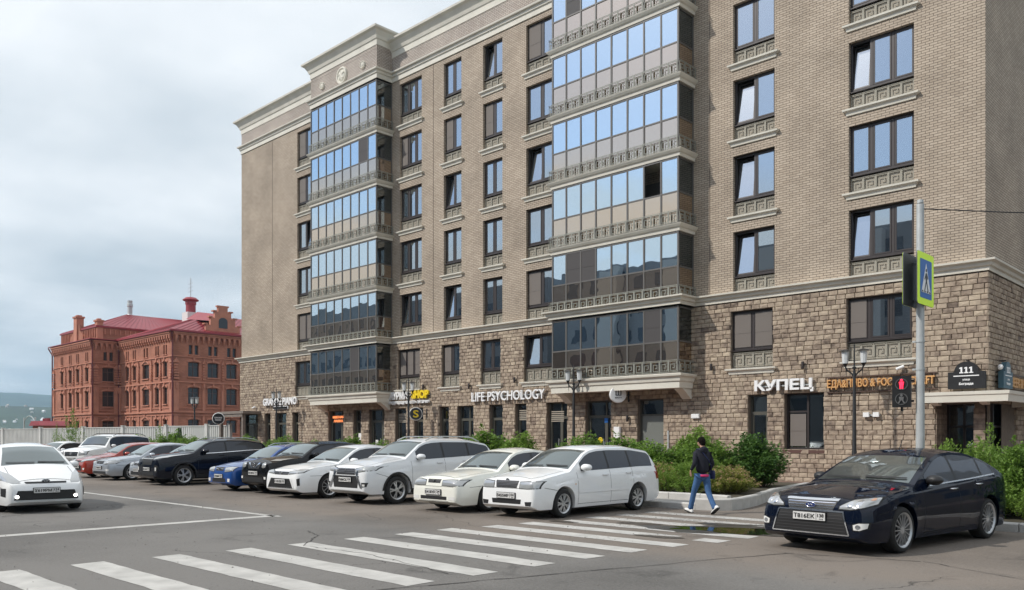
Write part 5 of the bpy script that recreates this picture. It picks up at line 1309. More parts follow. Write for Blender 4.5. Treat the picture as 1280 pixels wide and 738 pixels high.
# silver crossover
sp = dict(L=4.70, W=1.80, H=1.68, r=.35, axles=(.94,3.61), top=hatch_top(4.70,1.66,.98,1.25,2.00,1.17,4.15,1.56,4.55), belt=[(0,.90),(.6,1.00),(1.3,1.07),(2.2,1.10),(3.6,1.16),(4.70,1.20)],
  shield=(1.27,2.0), glass=[(1.62,2.52),(2.58,3.42),(3.48,4.22)], doors=[1.42,2.55,3.48], handles=[2.36,3.28], mirror=1.68, plate=(.62,('К686ОХ','124')), spokes=5, rimk=.66, sill=.26, crown=.07, tumble=19, group=GRP, back=(4.4,1.2,1.5), rails=(2.1,4.0), cladding=True, tw=.235,
  front=[band('grille',M_PLAS,.34,.90,.40,.74,off=.004)]+bars('grille_bar',M_DCHROME,3,.36,.90,.40,.78,.020,.014)+lamp(.38,.84,.80,.89,.86,.95)+
   [band('air_intake',M_PLAS,.56,.72,.50,.42,off=.004),('chrome_fang',M_CHROME,[(.42,.78),(.50,.76)],[(.62,.42),(.70,.42)],dict(mirror=True,off=.016)),('chrome_fang',M_CHROME,[(.50,.86),(.42,.80)],[(.53,.745),(.42,.765)],dict(mirror=True,off=.016)),('fog_recess',M_PLAS,[(.66,.56),(.82,.56)],[(.68,.44),(.80,.46)],dict(mirror=True)),('fog_light',M_FOG,[(.70,.52),(.77,.52)],[(.71,.47),(.77,.47)],dict(mirror=True,off=.01)),band('skid_plate',M_GALV,.66,.36,.60,.29,off=.01)],
  badge=[('diamonds',.86,.10)], side=[('tail_light',M_TAIL,[(4.45,1.15),(4.66,1.12)],[(4.50,.95),(4.67,.95)],dict(mirror=True,nx=6,nz=6,off=.006))])
make_car('parked_car', 'silver white crossover with roof rails and black lower grille, tallest of the pale cars', sp, -9.72, -15.60, H_OUT, pearl)

# white saloon with sharp nose
sp = dict(L=4.85, W=1.82, H=1.47, r=.325, axles=(.98,3.76), top=trunk_top(4.85,1.47,.80,1.32,2.15,.98,3.50,4.22,1.10), belt=[(0,.72),(.6,.83),(1.3,.91),(2.2,.94),(3.8,.99),(4.85,1.0)],
  shield=(1.34,2.15), glass=[(1.70,2.60),(2.66,3.50),(3.55,3.85)], doors=[1.52,2.63,3.58], handles=[2.46,3.38], mirror=1.78, plate=(.47,('С181ВВ','24')), spokes=10, rimk=.70, sill=.18, crown=.06, group=GRP, trim=True,
  front=[band('grille',M_PLAS,.40,.74,.34,.65,off=.004)]+bars('grille_bar',M_DCHROME,2,.44,.75,.36,.66,.012,.014)+lamp(.38,.82,.67,.735,.72,.80)+[band('air_intake',M_PLAS,.50,.55,.66,.30,off=.004)]+bars('intake_bar',M_SEAM,5,.5,.54,.64,.31,.01,.010)+[('intake_edge',M_CHROME,[(-.66,.30),(.66,.30)],[(-.66,.285),(.66,.285)],dict(nx=24,nz=1,off=.012)),('corner_vent',M_PLAS,[(.76,.55),(.82,.57)],[(.79,.36),(.83,.38)],dict(mirror=True)),('intake_cheek','paint',[(.48,.56),(.53,.56)],[(.64,.30),(.70,.30)],dict(mirror=True,off=.02))],
  badge=[('tri_oval',.70,.075)])
make_car('parked_car', 'white saloon with sharp chrome nose parked beside the black compact crossover', sp, -12.68, -15.60, H_OUT, white)

# black compact crossover
sp = dict(L=4.14, W=1.77, H=1.57, r=.335, axles=(.84,3.37), top=hatch_top(4.14,1.56,.98,1.15,1.85,1.12,3.55,1.45,4.0), belt=[(0,.90),(.6,.98),(1.2,1.04),(2.2,1.07),(3.3,1.15),(4.14,1.2)],
  shield=(1.17,1.86), glass=[(1.5,2.35),(2.41,3.15),(3.2,3.55)], doors=[1.32,2.38,3.18], handles=[2.2,3.0], mirror=1.55, plate=(.62,('Н510КХ','24')), spokes=10, rimk=.66, sill=.25, crown=.07, group=GRP, cladding=True,
  front=[band('grille',M_PLAS,.36,.90,.30,.74,off=.006),('grille_chrome',M_CHROME,[(-.34,.92),(-.26,.92)],[(-.12,.76),(-.05,.76)],dict(off=.014)),('grille_chrome',M_CHROME,[(.34,.92),(.26,.92)],[(.12,.76),(.05,.76)],dict(off=.014)),
   ('headlight',M_LAMP,[(.46,.90),(.55,.93),(.66,.90)],[(.46,.80),(.55,.77),(.66,.80)],dict(mirror=True,off=.012,bulge=.03)),('upper_lamp',M_LAMP,[(.50,1.02),(.76,1.04)],[(.56,.97),(.78,.97)],dict(mirror=True,off=.012)),band('air_intake',M_PLAS,.5,.5,.6,.32,off=.004),('fog_light',M_FOG,[(.60,.52),(.70,.52)],[(.61,.45),(.70,.45)],dict(mirror=True,off=.012))], badge=[('ring_bar',.86,.07)])
make_car('parked_car', 'glossy black compact crossover with round lamps beside the blue hatchback', sp, -14.88, -15.55, H_OUT, blackp)

# blue hatchback
sp = dict(L=4.37, W=1.70, H=1.46, r=.30, axles=(.90,3.42), top=hatch_top(4.37,1.45,.78,1.20,1.95,.95,3.9,1.37,4.25), belt=[(0,.70),(.6,.80),(1.3,.88),(2.2,.91),(3.6,.95),(4.37,.97)],
  shield=(1.22,1.96), glass=[(1.56,2.40),(2.46,3.2),(3.26,3.9)], doors=[1.4,2.43,3.25], handles=[2.26,3.1], mirror=1.62, plate=(.47,('С035МН','24')), spokes=5, rimk=.64, sill=.18, crown=.06, group=GRP, rails=(2.0,3.8),
  front=[band('grille',M_PLAS,.28,.745,.22,.63,off=.004)]+bars('grille_bar',M_CHROME,1,.27,.74,.22,.64,.014,.014)+lamp(.34,.74,.60,.73,.64,.75)+[band('air_intake',M_PLAS,.40,.40,.44,.28,off=.004),('fog_light',M_FOG,[(.54,.40),(.68,.40)],[(.55,.30),(.67,.30)],dict(mirror=True))], badge=[('oval_plain',.69,.06)])
make_car('parked_car', 'bright blue hatchback squeezed between dark crossovers', sp, -16.9, -15.5, H_OUT, blue)

# dark navy suv
sp = dict(L=4.48, W=1.855, H=1.64, r=.355, axles=(.91,3.58), top=hatch_top(4.48,1.63,1.00,1.25,2.0,1.15,3.95,1.54,4.35), belt=[(0,.88),(.6,1.00),(1.3,1.08),(2.2,1.12),(3.5,1.20),(4.48,1.24)],
  shield=(1.27,2.0), glass=[(1.6,2.48),(2.54,3.36),(3.41,3.95)], doors=[1.42,2.51,3.40], handles=[2.32,3.2], mirror=1.68, plate=(.57,('М123СВ','24')), spokes=5, rimk=.68, sill=.25, crown=.07, group=GRP, cladding=True, trim=True, tw=.235, rails=(2.1,3.9),
  front=[band('grille',M_PLAS,.42,.92,.36,.72,off=.004),('grille_edge',M_GALV,[(-.44,.935),(.44,.935)],[(-.42,.92),(.42,.92)],dict(nx=20,nz=1,off=.01))]+lamp(.46,.82,.90,.98,.98,1.10)+[band('air_intake',M_PLAS,.50,.48,.56,.30,off=.004),('fog_recess',M_SEAM,[(.62,.72),(.80,.70)],[(.64,.46),(.78,.48)],dict(mirror=True)),('fog_light',M_FOG,[(.66,.64),(.74,.64)],[(.66,.52),(.74,.52)],dict(mirror=True,off=.01))], badge=[('oval_plain',1.0,.06)])
make_car('parked_car', 'dark navy mid size suv with large wheels parked left of the blue hatchback', sp, -21.55, -15.75, H_OUT, ink)

# pale saloon half hidden behind it
base = dict(L=4.55, W=1.74, H=1.46, r=.31, axles=(.92,3.55), top=trunk_top(4.55,1.46,.78,1.25,2.05,.95,3.30,4.0,1.05), belt=[(0,.70),(.6,.80),(1.3,.88),(2.2,.92),(3.8,.97),(4.55,.98)],
  shield=(1.27,2.05), glass=[(1.6,2.48),(2.54,3.36),(3.41,3.7)], doors=[1.45,2.51,3.42], handles=[2.33,3.25], mirror=1.68, plate=(.46,('А272ТЕ','24')), spokes=5, rimk=.68, sill=.18, crown=.06, group=GRP,
  front=[band('grille',M_PLAS,.36,.73,.32,.63,off=.004)]+lamp(.40,.80,.62,.72,.66,.78)+[band('air_intake',M_PLAS,.5,.42,.58,.28,off=.004),('fog_light',M_FOG,[(.62,.40),(.74,.40)],[(.62,.34),(.73,.34)],dict(mirror=True))], badge=[('oval_plain',.68,.05)])
make_car('parked_car', 'pale silver saloon mostly hidden behind the dark navy suv', dict(base), -23.7, -15.2, H_OUT, silver)
b2 = dict(base); b2.update(plate=(.50,('Т604КН','24')), L=4.65, top=trunk_top(4.65,1.46,.80,1.28,2.08,.96,3.5,4.2,1.08), glass=[(1.64,2.52),(2.58,3.42),(3.47,3.8)], trim=True)
b2['front'] = [band('grille',M_PLAS,.38,.76,.32,.64,off=.004), band('grille_edge',M_CHROME,.40,.775,.39,.76,off=.012)]+lamp(.42,.82,.62,.73,.66,.78)+[band('air_intake',M_PLAS,.62,.36,.66,.26,off=.004),('fog_light',M_FOG,[(.64,.45),(.78,.45)],[(.64,.38),(.78,.38)],dict(mirror=True))]
make_car('parked_car', 'silver liftback with black grille and five spoke wheels parked right of the red hatchback', b2, -26.4, -15.5, H_OUT, silver)
b3 = dict(base); b3.update(L=4.31, H=1.46, top=hatch_top(4.31,1.46,.78,1.2,2.0,.96,3.85,1.36,4.18), glass=[(1.56,2.42),(2.48,3.3),(3.35,3.85)], axles=(.88,3.53), plate=(.46,('О318МА','24')))
b3['front'] = [band('grille',M_PLAS,.36,.72,.30,.65,off=.004)]+lamp(.36,.84,.64,.73,.74,.86)+[band('air_intake',M_PLAS,.40,.50,.48,.30,off=.004),('fog_light',M_FOG,[(.60,.42),(.74,.42)],[(.60,.34),(.72,.34)],dict(mirror=True))]
make_car('parked_car', 'orange red hatchback parked in front of the large white suv', b3, -29.3, -15.5, H_OUT, red)
# large white suv, further back
sp = dict(L=4.85, W=1.88, H=1.85, r=.39, axles=(.92,3.71), top=hatch_top(4.85,1.84,1.06,1.35,2.0,1.24,4.45,1.76,4.75), belt=[(0,.98),(.6,1.08),(1.3,1.15),(2.2,1.18),(3.6,1.22),(4.85,1.25)],
  shield=(1.37,2.0), glass=[(1.66,2.56),(2.62,3.5),(3.56,4.5)], doors=[1.5,2.59,3.52], handles=[2.4,3.3], mirror=1.75, plate=(.62,('У742НА','24')), spokes=6, rimk=.62, sill=.3, crown=.08, tumble=14, group=GRP, cladding=False, tw=.25, rails=(2.1,4.4), rail_m=M_PLAS,
  front=[band('grille',M_PLAS,.40,.98,.36,.76,off=.004)]+bars('grille_bar',M_CHROME,5,.40,.98,.36,.76,.014,.014)+lamp(.46,.84,.80,.98,.84,1.0)+[band('air_intake',M_PLAS,.5,.5,.56,.36,off=.004),('fog_light',M_FOG,[(.66,.5),(.76,.5)],[(.66,.42),(.76,.42)],dict(mirror=True))], badge=[('tri_oval',.88,.09)])
make_car('parked_car', 'large white suv with black roof rails standing behind the red hatchback', sp, -37.0, -13.6, R(118), white)
b4 = dict(base); b4.update(plate=(.46,('Р590ОС','24')))
make_car('parked_car', 'small white saloon furthest left, only its roof showing over the driving hybrid', b4, -44.0, -13.6, R(112), white)

# white hybrid driving in from the left
sp = dict(L=4.46, W=1.745, H=1.54, r=.31, axles=(.93,3.63), cat='car', tumble=22, nose=(.70,1.0),
  top=[(0,.50),(.03,.60),(.09,.68),(.22,.76),(.6,.90),(1.05,1.02),(1.15,1.05),(1.75,1.36),(2.15,1.50),(2.6,1.54),(3.1,1.52),(3.8,1.37),(4.25,1.13),(4.36,1.08),(4.42,.9),(4.46,.6)],
  belt=[(0,.60),(.5,.78),(1.1,.93),(2.2,.96),(3.6,1.03),(4.46,1.05)], shield=(1.14,2.12), glass=[(1.55,2.45),(2.52,3.3),(3.36,3.72)], doors=[1.42,2.48,3.35], handles=[2.3,3.15], mirror=1.55, plate=(.50,('Х619РМ','124')), spokes=5, rimk=.60, sill=.17, crown=.07,
  front=[band('grille',M_PLAS,.42,.690,.40,.650,off=.004)]+[('headlight',M_LAMP,[(.50,.70),(.62,.84),(.80,.93)],[(.50,.66),(.66,.66),(.82,.72)],dict(mirror=True,nx=14,nz=6,off=.006,bulge=.01)),('lamp_reflector',M_LAMPIN,[(.58,.74),(.68,.80)],[(.60,.69),(.68,.71)],dict(mirror=True,nx=6,nz=4,off=.009,bulge=.006)),
   band('air_intake',M_PLAS,.56,.50,.64,.295,off=.004),('fog_recess',M_PLAS,[(.76,.55),(.83,.55)],[(.77,.36),(.83,.38)],dict(mirror=True)),circ('fog_light',M_HEADON,.575,.37,.038,off=.012,bulge=.01),band('lip',M_GALV,.62,.29,.58,.265,off=.012)],
  badge=[('tri_oval',.695,.085)])
make_car('hybrid_hatchback', 'white hatchback with lit fog lamps driving in at the left edge', sp, -14.72, -23.7, R(174), white)

# dark navy saloon on the right
sp = dict(L=4.74, W=1.87, H=1.50, r=.335, axles=(.93,3.78), nose=(.76,.85), tail=(.74,.75), tumble=22, crown=.065,
  top=[(0,.46),(.012,.62),(.045,.73),(.10,.795),(.20,.83),(.4,.87),(.8,.935),(1.28,.985),(1.36,1.00),(1.9,1.26),(2.25,1.41),(2.5,1.47),(2.95,1.50),(3.4,1.475),(3.9,1.36),(4.35,1.18),(4.50,1.12),(4.62,1.09),(4.69,1.03),(4.72,.88),(4.74,.66)],
  belt=[(0,.66),(.5,.81),(1.3,.91),(2.2,.955),(3.2,1.0),(4.2,1.06),(4.74,1.06)], shield=(1.38,2.26), glass=[(1.78,2.70),(2.77,3.62),(3.68,4.12)], doors=[1.56,2.735,3.66], handles=[2.56,3.46], mirror=1.84, plate=(.53,('Т816ЕК','138')), spokes=16, rimk=.74, tw=.235, sill=.18,
  trim=True, handle_m=M_CHROME, mirror_m=M_PLAS,
  front=[band('grille',M_PLAS,.40,.755,.35,.625,off=.004),band('grille_hood_trim',M_CHROME,.42,.785,.41,.755,off=.012)]+bars('grille_bar',M_CHROME,3,.39,.75,.35,.640,.010,.010)+[('grille_edge',M_CHROME,[(-.36,.632),(.36,.632)],[(-.34,.614),(.34,.614)],dict(nx=20,nz=1,off=.012))]+
   [('lamp_housing',M_SEAM,[(.44,.695),(.60,.795),(.78,.825),(.85,.83)],[(.43,.645),(.62,.640),(.78,.675),(.86,.715)],dict(mirror=True,nx=18,nz=7,off=.004)),('headlight',M_LAMP,[(.455,.69),(.61,.782),(.78,.81),(.84,.815)],[(.45,.657),(.62,.652),(.78,.688),(.85,.73)],dict(mirror=True,nx=18,nz=7,off=.008,bulge=.008)),circ('lamp_reflector',M_LAMPIN,.60,.715,.042,off=.013,bulge=.01),circ('lamp_reflector',M_LAMPIN,.71,.735,.045,off=.013,bulge=.01),('turn_signal',mat('amber_lens',(.50,.28,.18),.3),[(.79,.80),(.82,.802)],[(.79,.775),(.82,.782)],dict(mirror=True,nx=4,nz=2,off=.014)),
   band('air_intake',M_PLAS,.50,.60,.60,.30,off=.004)]+bars('intake_bar',mat('intake_grey',(.05,.05,.052),.5),6,.50,.58,.58,.32,.008,.010)+
   [('intake_edge',M_CHROME,[(-.52,.625),(.52,.625)],[(-.51,.603),(.51,.603)],dict(nx=24,nz=1,off=.014)),('intake_edge',M_CHROME,[(.50,.625),(.52,.625)],[(.60,.30),(.62,.30)],dict(mirror=True,nx=2,nz=8,off=.014)),('intake_edge',M_CHROME,[(-.62,.30),(.62,.30)],[(-.61,.283),(.61,.283)],dict(nx=24,nz=1,off=.014)),
    ('fog_recess',M_SEAM,[(.655,.455),(.75,.485),(.86,.485)],[(.665,.365),(.76,.36),(.85,.395)],dict(mirror=True,nx=10,nz=4,off=.004)),('fog_light',M_FOG,[(.67,.445),(.75,.473),(.84,.473)],[(.68,.378),(.76,.374),(.83,.405)],dict(mirror=True,nx=10,nz=4,off=.008)),circ('lamp_reflector',M_LAMPIN,.735,.42,.032,off=.012)],
  badge=[('oval',.695,.085)], antenna=2.62, back=None)
make_car('dark_saloon', 'dark navy saloon with multi spoke wheels parked on the right in front of the pole', sp, 2.80, -16.0, R(82.5), navy)
# ================================================================== RED BRICK HISTORIC BUILDING
M_RED = brick_mat('red_brick', (.40,.158,.10), (.32,.122,.078), (.28,.14,.10), .5, .15, gap=.02, bump=.2, dirt=.22)
M_REDD = mat('red_brick_trim', (.43,.18,.12), .85, noise_amt=.18, nscale=.8)
M_ROOFR = mat('red_metal_roof', (.27,.032,.042), .42, noise_amt=.10, nscale=.3)
M_OLDG = glass_mat('old_window_glass', (.4,.45,.5), .02, dark=(.012,.012,.014))
M_OLDF = mat('old_window_frame', (.10,.055,.045), .6)
hb = thing('historic_brick_building', 'ornate four storey red brick building with red metal roof and stepped gables behind the fence', 'building')
AX, BX, CX, DX = -160.8, -141.33, -141.33, -120.25; Y1, Y2, Y3 = 22.45, 26.77, 60.0; EZ = 18.2
def mapF(c): return lambda p: (p[0], c+p[1], p[2])
def mapR(c): return lambda p: (c-p[1], p[0], p[2])
def tmb(mb, f): mb.v = [f(p) for p in mb.v]; return mb
ROWS = [(16.2,14.7),(13.5,11.2),(9.5,6.9),(4.45,2.4)]
faces_ = [
 (mapF(Y1), AX, BX, [(-157.0,-155.7),(-152.8,-151.4),(-149.1,-147.8),(-144.8,-143.4)], 'n'),
 (mapR(BX), Y1, Y2, [(24.0,25.9)], 'n'),
 (mapF(Y2), CX, DX, [(-138.5,-137.2),(-135.6,-134.3),(-131.6,-129.1),(-126.7,-125.3),(-123.7,-122.3)], 'm'),
 (mapR(DX), Y2, Y3, [(29.2,31.0),(32.4,34.2),(35.6,37.4),(38.9,40.7),(42.1,43.9),(45.3,47.1)], 'n'),
]
for f, u0, u1, cs, st in faces_:
    holes = []
    for ri, (zt, zb) in enumerate(ROWS):
        for (a, b) in cs:
            if ri == 0:
                w = min((b-a)*.36, .6); m = (a+b)/2; g = max(.16, (b-a)*.1)
                holes += [(m-g-w, m-g, zb, zt, ri), (m+g, m+g+w, zb, zt, ri)]
            else: holes.append((a, b, zb, zt, ri))
    mb = MB(); wall_with_holes(mb, u0, u1, 0, EZ, [h[:4] for h in holes], 0, .45); obj('wall', tmb(mb, f), M_RED, hb)
    for a, b, zb, zt, ri in holes:
        m = MB(); t = .09; y = .28; w = b-a
        m.box(a,b,y,y+.08,zt-t,zt); m.box(a,b,y,y+.08,zb,zb+t); m.box(a,a+t,y+.001,y+.079,zb+t,zt-t); m.box(b-t,b,y+.001,y+.079,zb+t,zt-t)
        if w > 1: m.box((a+b)/2-.05,(a+b)/2+.05,y,y+.078,zb+t,zt-t)
        if zt-zb > 2: m.box(a+t,b-t,y+.003,y+.077,zb+(zt-zb)*.68,zb+(zt-zb)*.68+.08)
        wn_ = obj('window', tmb(m, f), M_OLDF, hb)
        m = MB(); m.face([(a,y+.06,zb),(b,y+.06,zb),(b,y+.06,zt),(a,y+.06,zt)]); obj('pane', tmb(m, f), M_OLDG, wn_)
        m = MB()
        if ri:                                            # segmental arched head and sill
            n = 8; c0 = (a+b)/2; hw_ = (b-a)/2+.18; rise = .26 if st == 'n' else (.5 if b-a > 2 else .3)
            lo = [(c0-hw_+2*hw_*k/n, zt-.10+rise*(1-(2*k/n-1)**2)) for k in range(n+1)]
            for k in range(n):
                (x0, z0), (x1, z1) = lo[k], lo[k+1]; m.prism([(x0,z0),(x1,z1),(x1,z1+.26),(x0,z0+.26)], 'y', -.14, 0)
            m.prism([(c0-.12, zt+rise-.12),(c0+.12, zt+rise-.12),(c0+.17, zt+rise+.42),(c0-.17, zt+rise+.42)], 'y', -.24, -.001)
            for k in range(n):                              # brick spandrel fills the arch corners
                (x0, z0), (x1, z1) = lo[k], lo[k+1]
                if z0 < zt or z1 < zt: m.prism([(x0,z0),(x1,z1),(x1,zt+.05),(x0,zt+.05)], 'y', -.02, .3)
            m.box(a-.15,b+.15,-.18,.2,zb-.16,zb)
        else: m.box(a-.1,b+.1,-.12,.1,zb-.14,zb)
        obj('surround', tmb(m, f), M_REDD, wn_)
    # string courses, pilasters, corbel frieze
    m = MB()
    for z, h, d in ((5.55,.28,.22),(5.1,.12,.12),(10.25,.22,.16),(14.25,.16,.14),(6.2,.12,.10),(1.6,.3,.3)): m.box(u0+.002,u1-.002,-d,0,z,z+h)
    obj('string_course', tmb(m, f), M_REDD, hb)
    m = MB(); m.box(u0-.1,u1+.1,-.62,0,17.86,18.05); m.box(u0,u1,-.46,0,17.6,17.859)
    obj('eaves_cornice', tmb(m, f), M_REDD, hb)
    m = MB(); pitch = .86; n = int((u1-u0)/pitch); pitch = (u1-u0)/n
    for k in range(n):
        x = u0+k*pitch+pitch*.5
        m.box(x-.17,x+.17,-.44,0,17.05,17.599); m.box(x-.13,x+.13,-.30,0,16.72,17.049); m.box(x-.09,x+.09,-.16,0,16.50,16.719)
        if pitch: 
            for s in (-1, 1): m.prism([(x+s*.17,17.3),(x+s*.30,17.599),(x+s*.17,17.599)][::s], 'y', -.34, 0)
    obj('corbel_frieze', tmb(m, f), M_REDD, hb, kind='stuff')
    piers = []
    edges = [u0]+[ (cs[i][1]+cs[i+1][0])/2 for i in range(len(cs)-1)]+[u1]
    for i, x in enumerate(edges):
        end = i in (0, len(edges)-1); m = MB(); hw_ = .42 if end else .22
        x = x+(hw_+.05 if i == 0 else (-(hw_+.05) if i == len(edges)-1 else 0))
        m.box(x-hw_,x+hw_,-.20,0,5.84,10.2); m.box(x-hw_*.8,x+hw_*.8,-.14,0,1.9,5.05)
        if not end or True:
            for j in range(6): k_ = .55+.10*abs((j % 3)-1)+ (.12 if j < 3 else 0); m.box(x-hw_*k_*1.25,x+hw_*k_*1.25,-.34+.03*j,0,10.75+j*.42,11.02+j*.42)
            m.prism([(x-hw_*1.2,13.3),(x+hw_*1.2,13.3),(x,14.1)], 'y', -.25, 0)
            m.prism([(x-.16,10.2),(x+.16,10.2),(x+.05,9.2),(x-.05,9.2)], 'y', -.34, -.201)
        obj('pilaster', tmb(m, f), M_REDD, hb)
# blocking walls out of view and roofs
m = MB(); m.face([(AX,Y3,0),(AX,Y1,0),(AX,Y1,EZ),(AX,Y3,EZ)]); m.face([(DX,Y3,0),(AX,Y3,0),(AX,Y3,EZ),(DX,Y3,EZ)]); obj('wall', m, M_RED, hb)
def hip(x0, x1, y0, y1, z, rz, inset_x, y_r0, y_r1, ov=.8, nm='roof'):
    m = MB(); x0 -= ov; x1 += ov; y0 -= ov; xm0, xm1 = x0+inset_x, x1-inset_x
    m.face([(x0,y0,z),(x1,y0,z),(xm1,y_r0,rz),(xm0,y_r0,rz)]); m.face([(x1,y0,z),(x1,y1,z),(xm1,y_r1,rz),(xm1,y_r0,rz)])
    m.face([(x0,y1,z),(x0,y0,z),(xm0,y_r0,rz),(xm0,y_r1,rz)]); m.face([(xm0,y_r0,rz),(xm1,y_r0,rz),(xm1,y_r1,rz),(xm0,y_r1,rz)])
    m.box(x0,x1,y0,y0+.15,z-.28,z-.001); m.box(x1-.15,x1,y0+.15,y1,z-.281,z-.002); m.face([(x0,y0,z-.003),(x0,y1,z-.003),(x1,y1,z-.003),(x1,y0,z-.003)])
    r = obj(nm, m, M_ROOFR, hb)
    s = MB(); n = int((x1-x0)/.8)
    for k in range(1, n):                                   # standing seams on both visible slopes
        a = x0+(x1-x0)*k/n; b = xm0+(xm1-xm0)*k/n; s.tube([(a,y0,z+.03),(b,y_r0,rz+.03)], .035, 4)
    n = int((y1-y0)/.9)
    for k in range(1, n): a = y0+(y1-y0)*k/n; b = y_r0+(y_r1-y_r0)*k/n; s.tube([(x1,a,z+.03),(xm1,b,rz+.03)], .035, 4)
    obj('roof_seams', s, M_ROOFR, r, kind='stuff')
    return r
hip(CX, DX, Y2, Y3, EZ+.2, 22.4, 9.5, 36.5, Y3)
# left block: attic storey with its own hipped roof
f1 = mapF(Y1+.9); m = MB(); m.box(AX+1.2,BX-.7,Y1+.9,Y1+1.5,EZ,20.5); m.box(BX-1.3,BX-.7,Y1+1.5,46,EZ,20.5); m.box(AX+1.1,BX-.6,Y1+.8,Y1+1.6,20.5,20.7); m.box(BX-1.4,BX-.6,Y1+1.6,46,20.499,20.699)
obj('attic_wall', m, M_RED, hb)
m = MB()
for k in range(22): x = AX+1.8+k*.78; m.box(x-.09,x+.09,Y1+.72,Y1+.9,18.75,20.3)
for k in range(26): y = Y1+2.2+k*.85; m.box(BX-.7,BX-.55,y-.09,y+.09,19.3,20.2)
obj('attic_ribs', m, M_REDD, hb, kind='stuff')
for (x, y, w, h0, h1) in ((BX-1.2, Y1+1.4, .6, EZ, 21.4), (-150.6, Y1+.9, .75, EZ, 22.7)):
    m = MB(); m.box(x-w,x+w,y-w*.8,y+w*.8,h0,h1); m.box(x-w-.15,x+w+.15,y-w*.8-.15,y+w*.8+.15,h1,h1+.3); m.box(x-w+.2,x+w-.2,y-w*.8+.2,y+w*.8-.2,h1+.3,h1+.55); obj('attic_pier', m, M_REDD, hb)
m = MB(); m.prism([(-153.6,EZ),(-147.6,EZ),(-147.6,19.4),(-149,20.4),(-149.4,21.5),(-151.8,21.5),(-152.2,20.4),(-153.6,19.4)], 'y', Y1+.55, Y1+.89); obj('gable', m, M_RED, hb)
m = MB(); m.lathe([(.62,0),(.62,.1),(.001,.11)], 'y', 16, (-150.6, Y1+.44, 19.3)); obj('gable_window', m, M_OLDG, hb)
m = MB(); m.box(AX-.7,BX+.75,Y1-.75,Y1+.95,EZ,EZ+.12); m.box(BX-.7,BX+.75,Y1+.95,Y2+.2,EZ+.001,EZ+.121); obj('eaves_sheet', m, M_ROOFR, hb)
hip(AX+1.2, BX-.7, Y1+.9, 50, 20.72, 24.2, 8.2, 31.5, 42, .2, 'attic_roof')
# stepped gable on the right face
m = MB(); yc = 35.0
for w, z0, z1 in ((2.9,18.4,19.7),(2.1,19.7,20.9),(1.4,20.9,21.9),(.8,21.9,22.7),(1.0,22.7,22.95)): m.box(DX-.55,DX+.05,yc-w,yc+w,z0,z1)
for w, z1 in ((2.9,19.7),(2.1,20.9),(1.4,21.9)):
    for s in (-1, 1): m.box(DX-.65,DX+.15,yc+s*w-.3,yc+s*w+.3,z1,z1+.22)
sg = obj('stepped_gable', m, M_REDD, hb)
m = MB(); m.prism([(yc-.75,19.3),(yc+.75,19.3)]+[(yc+.75*cos(a), 20.4+.6*sin(a)) for a in [i*pi/8 for i in range(9)]], 'x', DX+.05, DX+.09); obj('gable_window', m, M_OLDG, sg)
m = MB(); m.face([(DX-9,yc-2,21.5),(DX-.55,yc-2.0,20.4),(DX-.55,yc,21.6),(DX-9,yc,22.9)]); m.face([(DX-9,yc,22.9),(DX-.55,yc,21.6),(DX-.55,yc+2,20.4),(DX-9,yc+2,21.5)]); obj('gable_roof', m, M_ROOFR, hb)
# chimneys
m = MB(); X_, Y_ = -138.2, 38; m.box(X_-1.1,X_+1.1,Y_-1.1,Y_+1.1,21.0,24.0); ch = obj('chimney_base', m, mat('white_chimney', (.62,.60,.58), .7), hb)
m = MB(); m.lathe([(.85,24.0),(.85,25.4),(.95,25.5),(.95,26.0),(1.35,26.15),(1.4,26.3),(.9,26.7),(.001,26.75)], 'z', 20, (X_,Y_,0)); obj('chimney_pipe', m, M_ROOFR, ch, smooth=35)
m = MB(); m.tube([(X_,Y_,26.7),(X_,Y_,30.2)], .06, 5)
for z in (27.8,28.5,29.2): m.tube([(X_-1.0,Y_,z),(X_+1.0,Y_,z+.1)], .035, 4)
obj('antenna', m, M_GALV, ch)
m = MB(); m.lathe([(.42,22.5),(.42,25.8),(.52,25.9),(.52,26.4),(.42,26.5),(.45,27.0),(.001,27.1)], 'z', 14, (-151.3,32.5,0)); m.lathe([(.8,23.7),(.42,24.5)], 'z', 14, (-151.3,32.5,0)); obj('vent_pipe', m, M_GALV, hb, smooth=35)
# downpipes
for x, y in ((DX+.12, Y2-.12), (BX+.12, Y1-.12), (AX-.1, Y1-.2), (BX+.25, Y2-.2)):
    m = MB(); m.tube([(x+.6 if x > AX else x-.9,y-.4,18.1),(x,y,16.8),(x,y,.3)], .12, 6); obj('downpipe', m, mat('dark_red_pipe', (.12,.02,.025), .5), hb)
# low red roofed shed left of it, seen over the fence
sb = thing('low_shed', 'low building with red roof over the fence left of the historic building', 'building', (-115.8,8,0))
m = MB(); m.box(-7.4,-3.2,0,3,0,3.3); obj('wall', m, M_RED, sb)
m = MB(); m.prism([(-7.7,3.3),(-2.9,3.3),(-3.9,3.95),(-6.7,3.95)], 'y', -.4, 3.4); r_ = obj('roof', m, M_ROOFR, sb)
for k in range(5): m = MB(); m.box(-6.5+k*.55,-6.3+k*.55,1,1.3,3.95,4.35); obj('chimney', m, M_ROOFR, r_)
m = MB(); m.tube([(-130.6,9,0),(-130.6,9,4.6)], .10, 6); m.tube([(-128.1+2.5*cos(a), 9, 3.4+1.4*sin(a)) for a in [i*pi/10 for i in range(11)]], .06, 5); m.tube([(-125.4,9,0),(-125.4,9,4.6)], .10, 6)
tag(obj('goal_frame', m, M_GALV), 'thin arched grey metal frame beyond the fence at the left', 'frame')

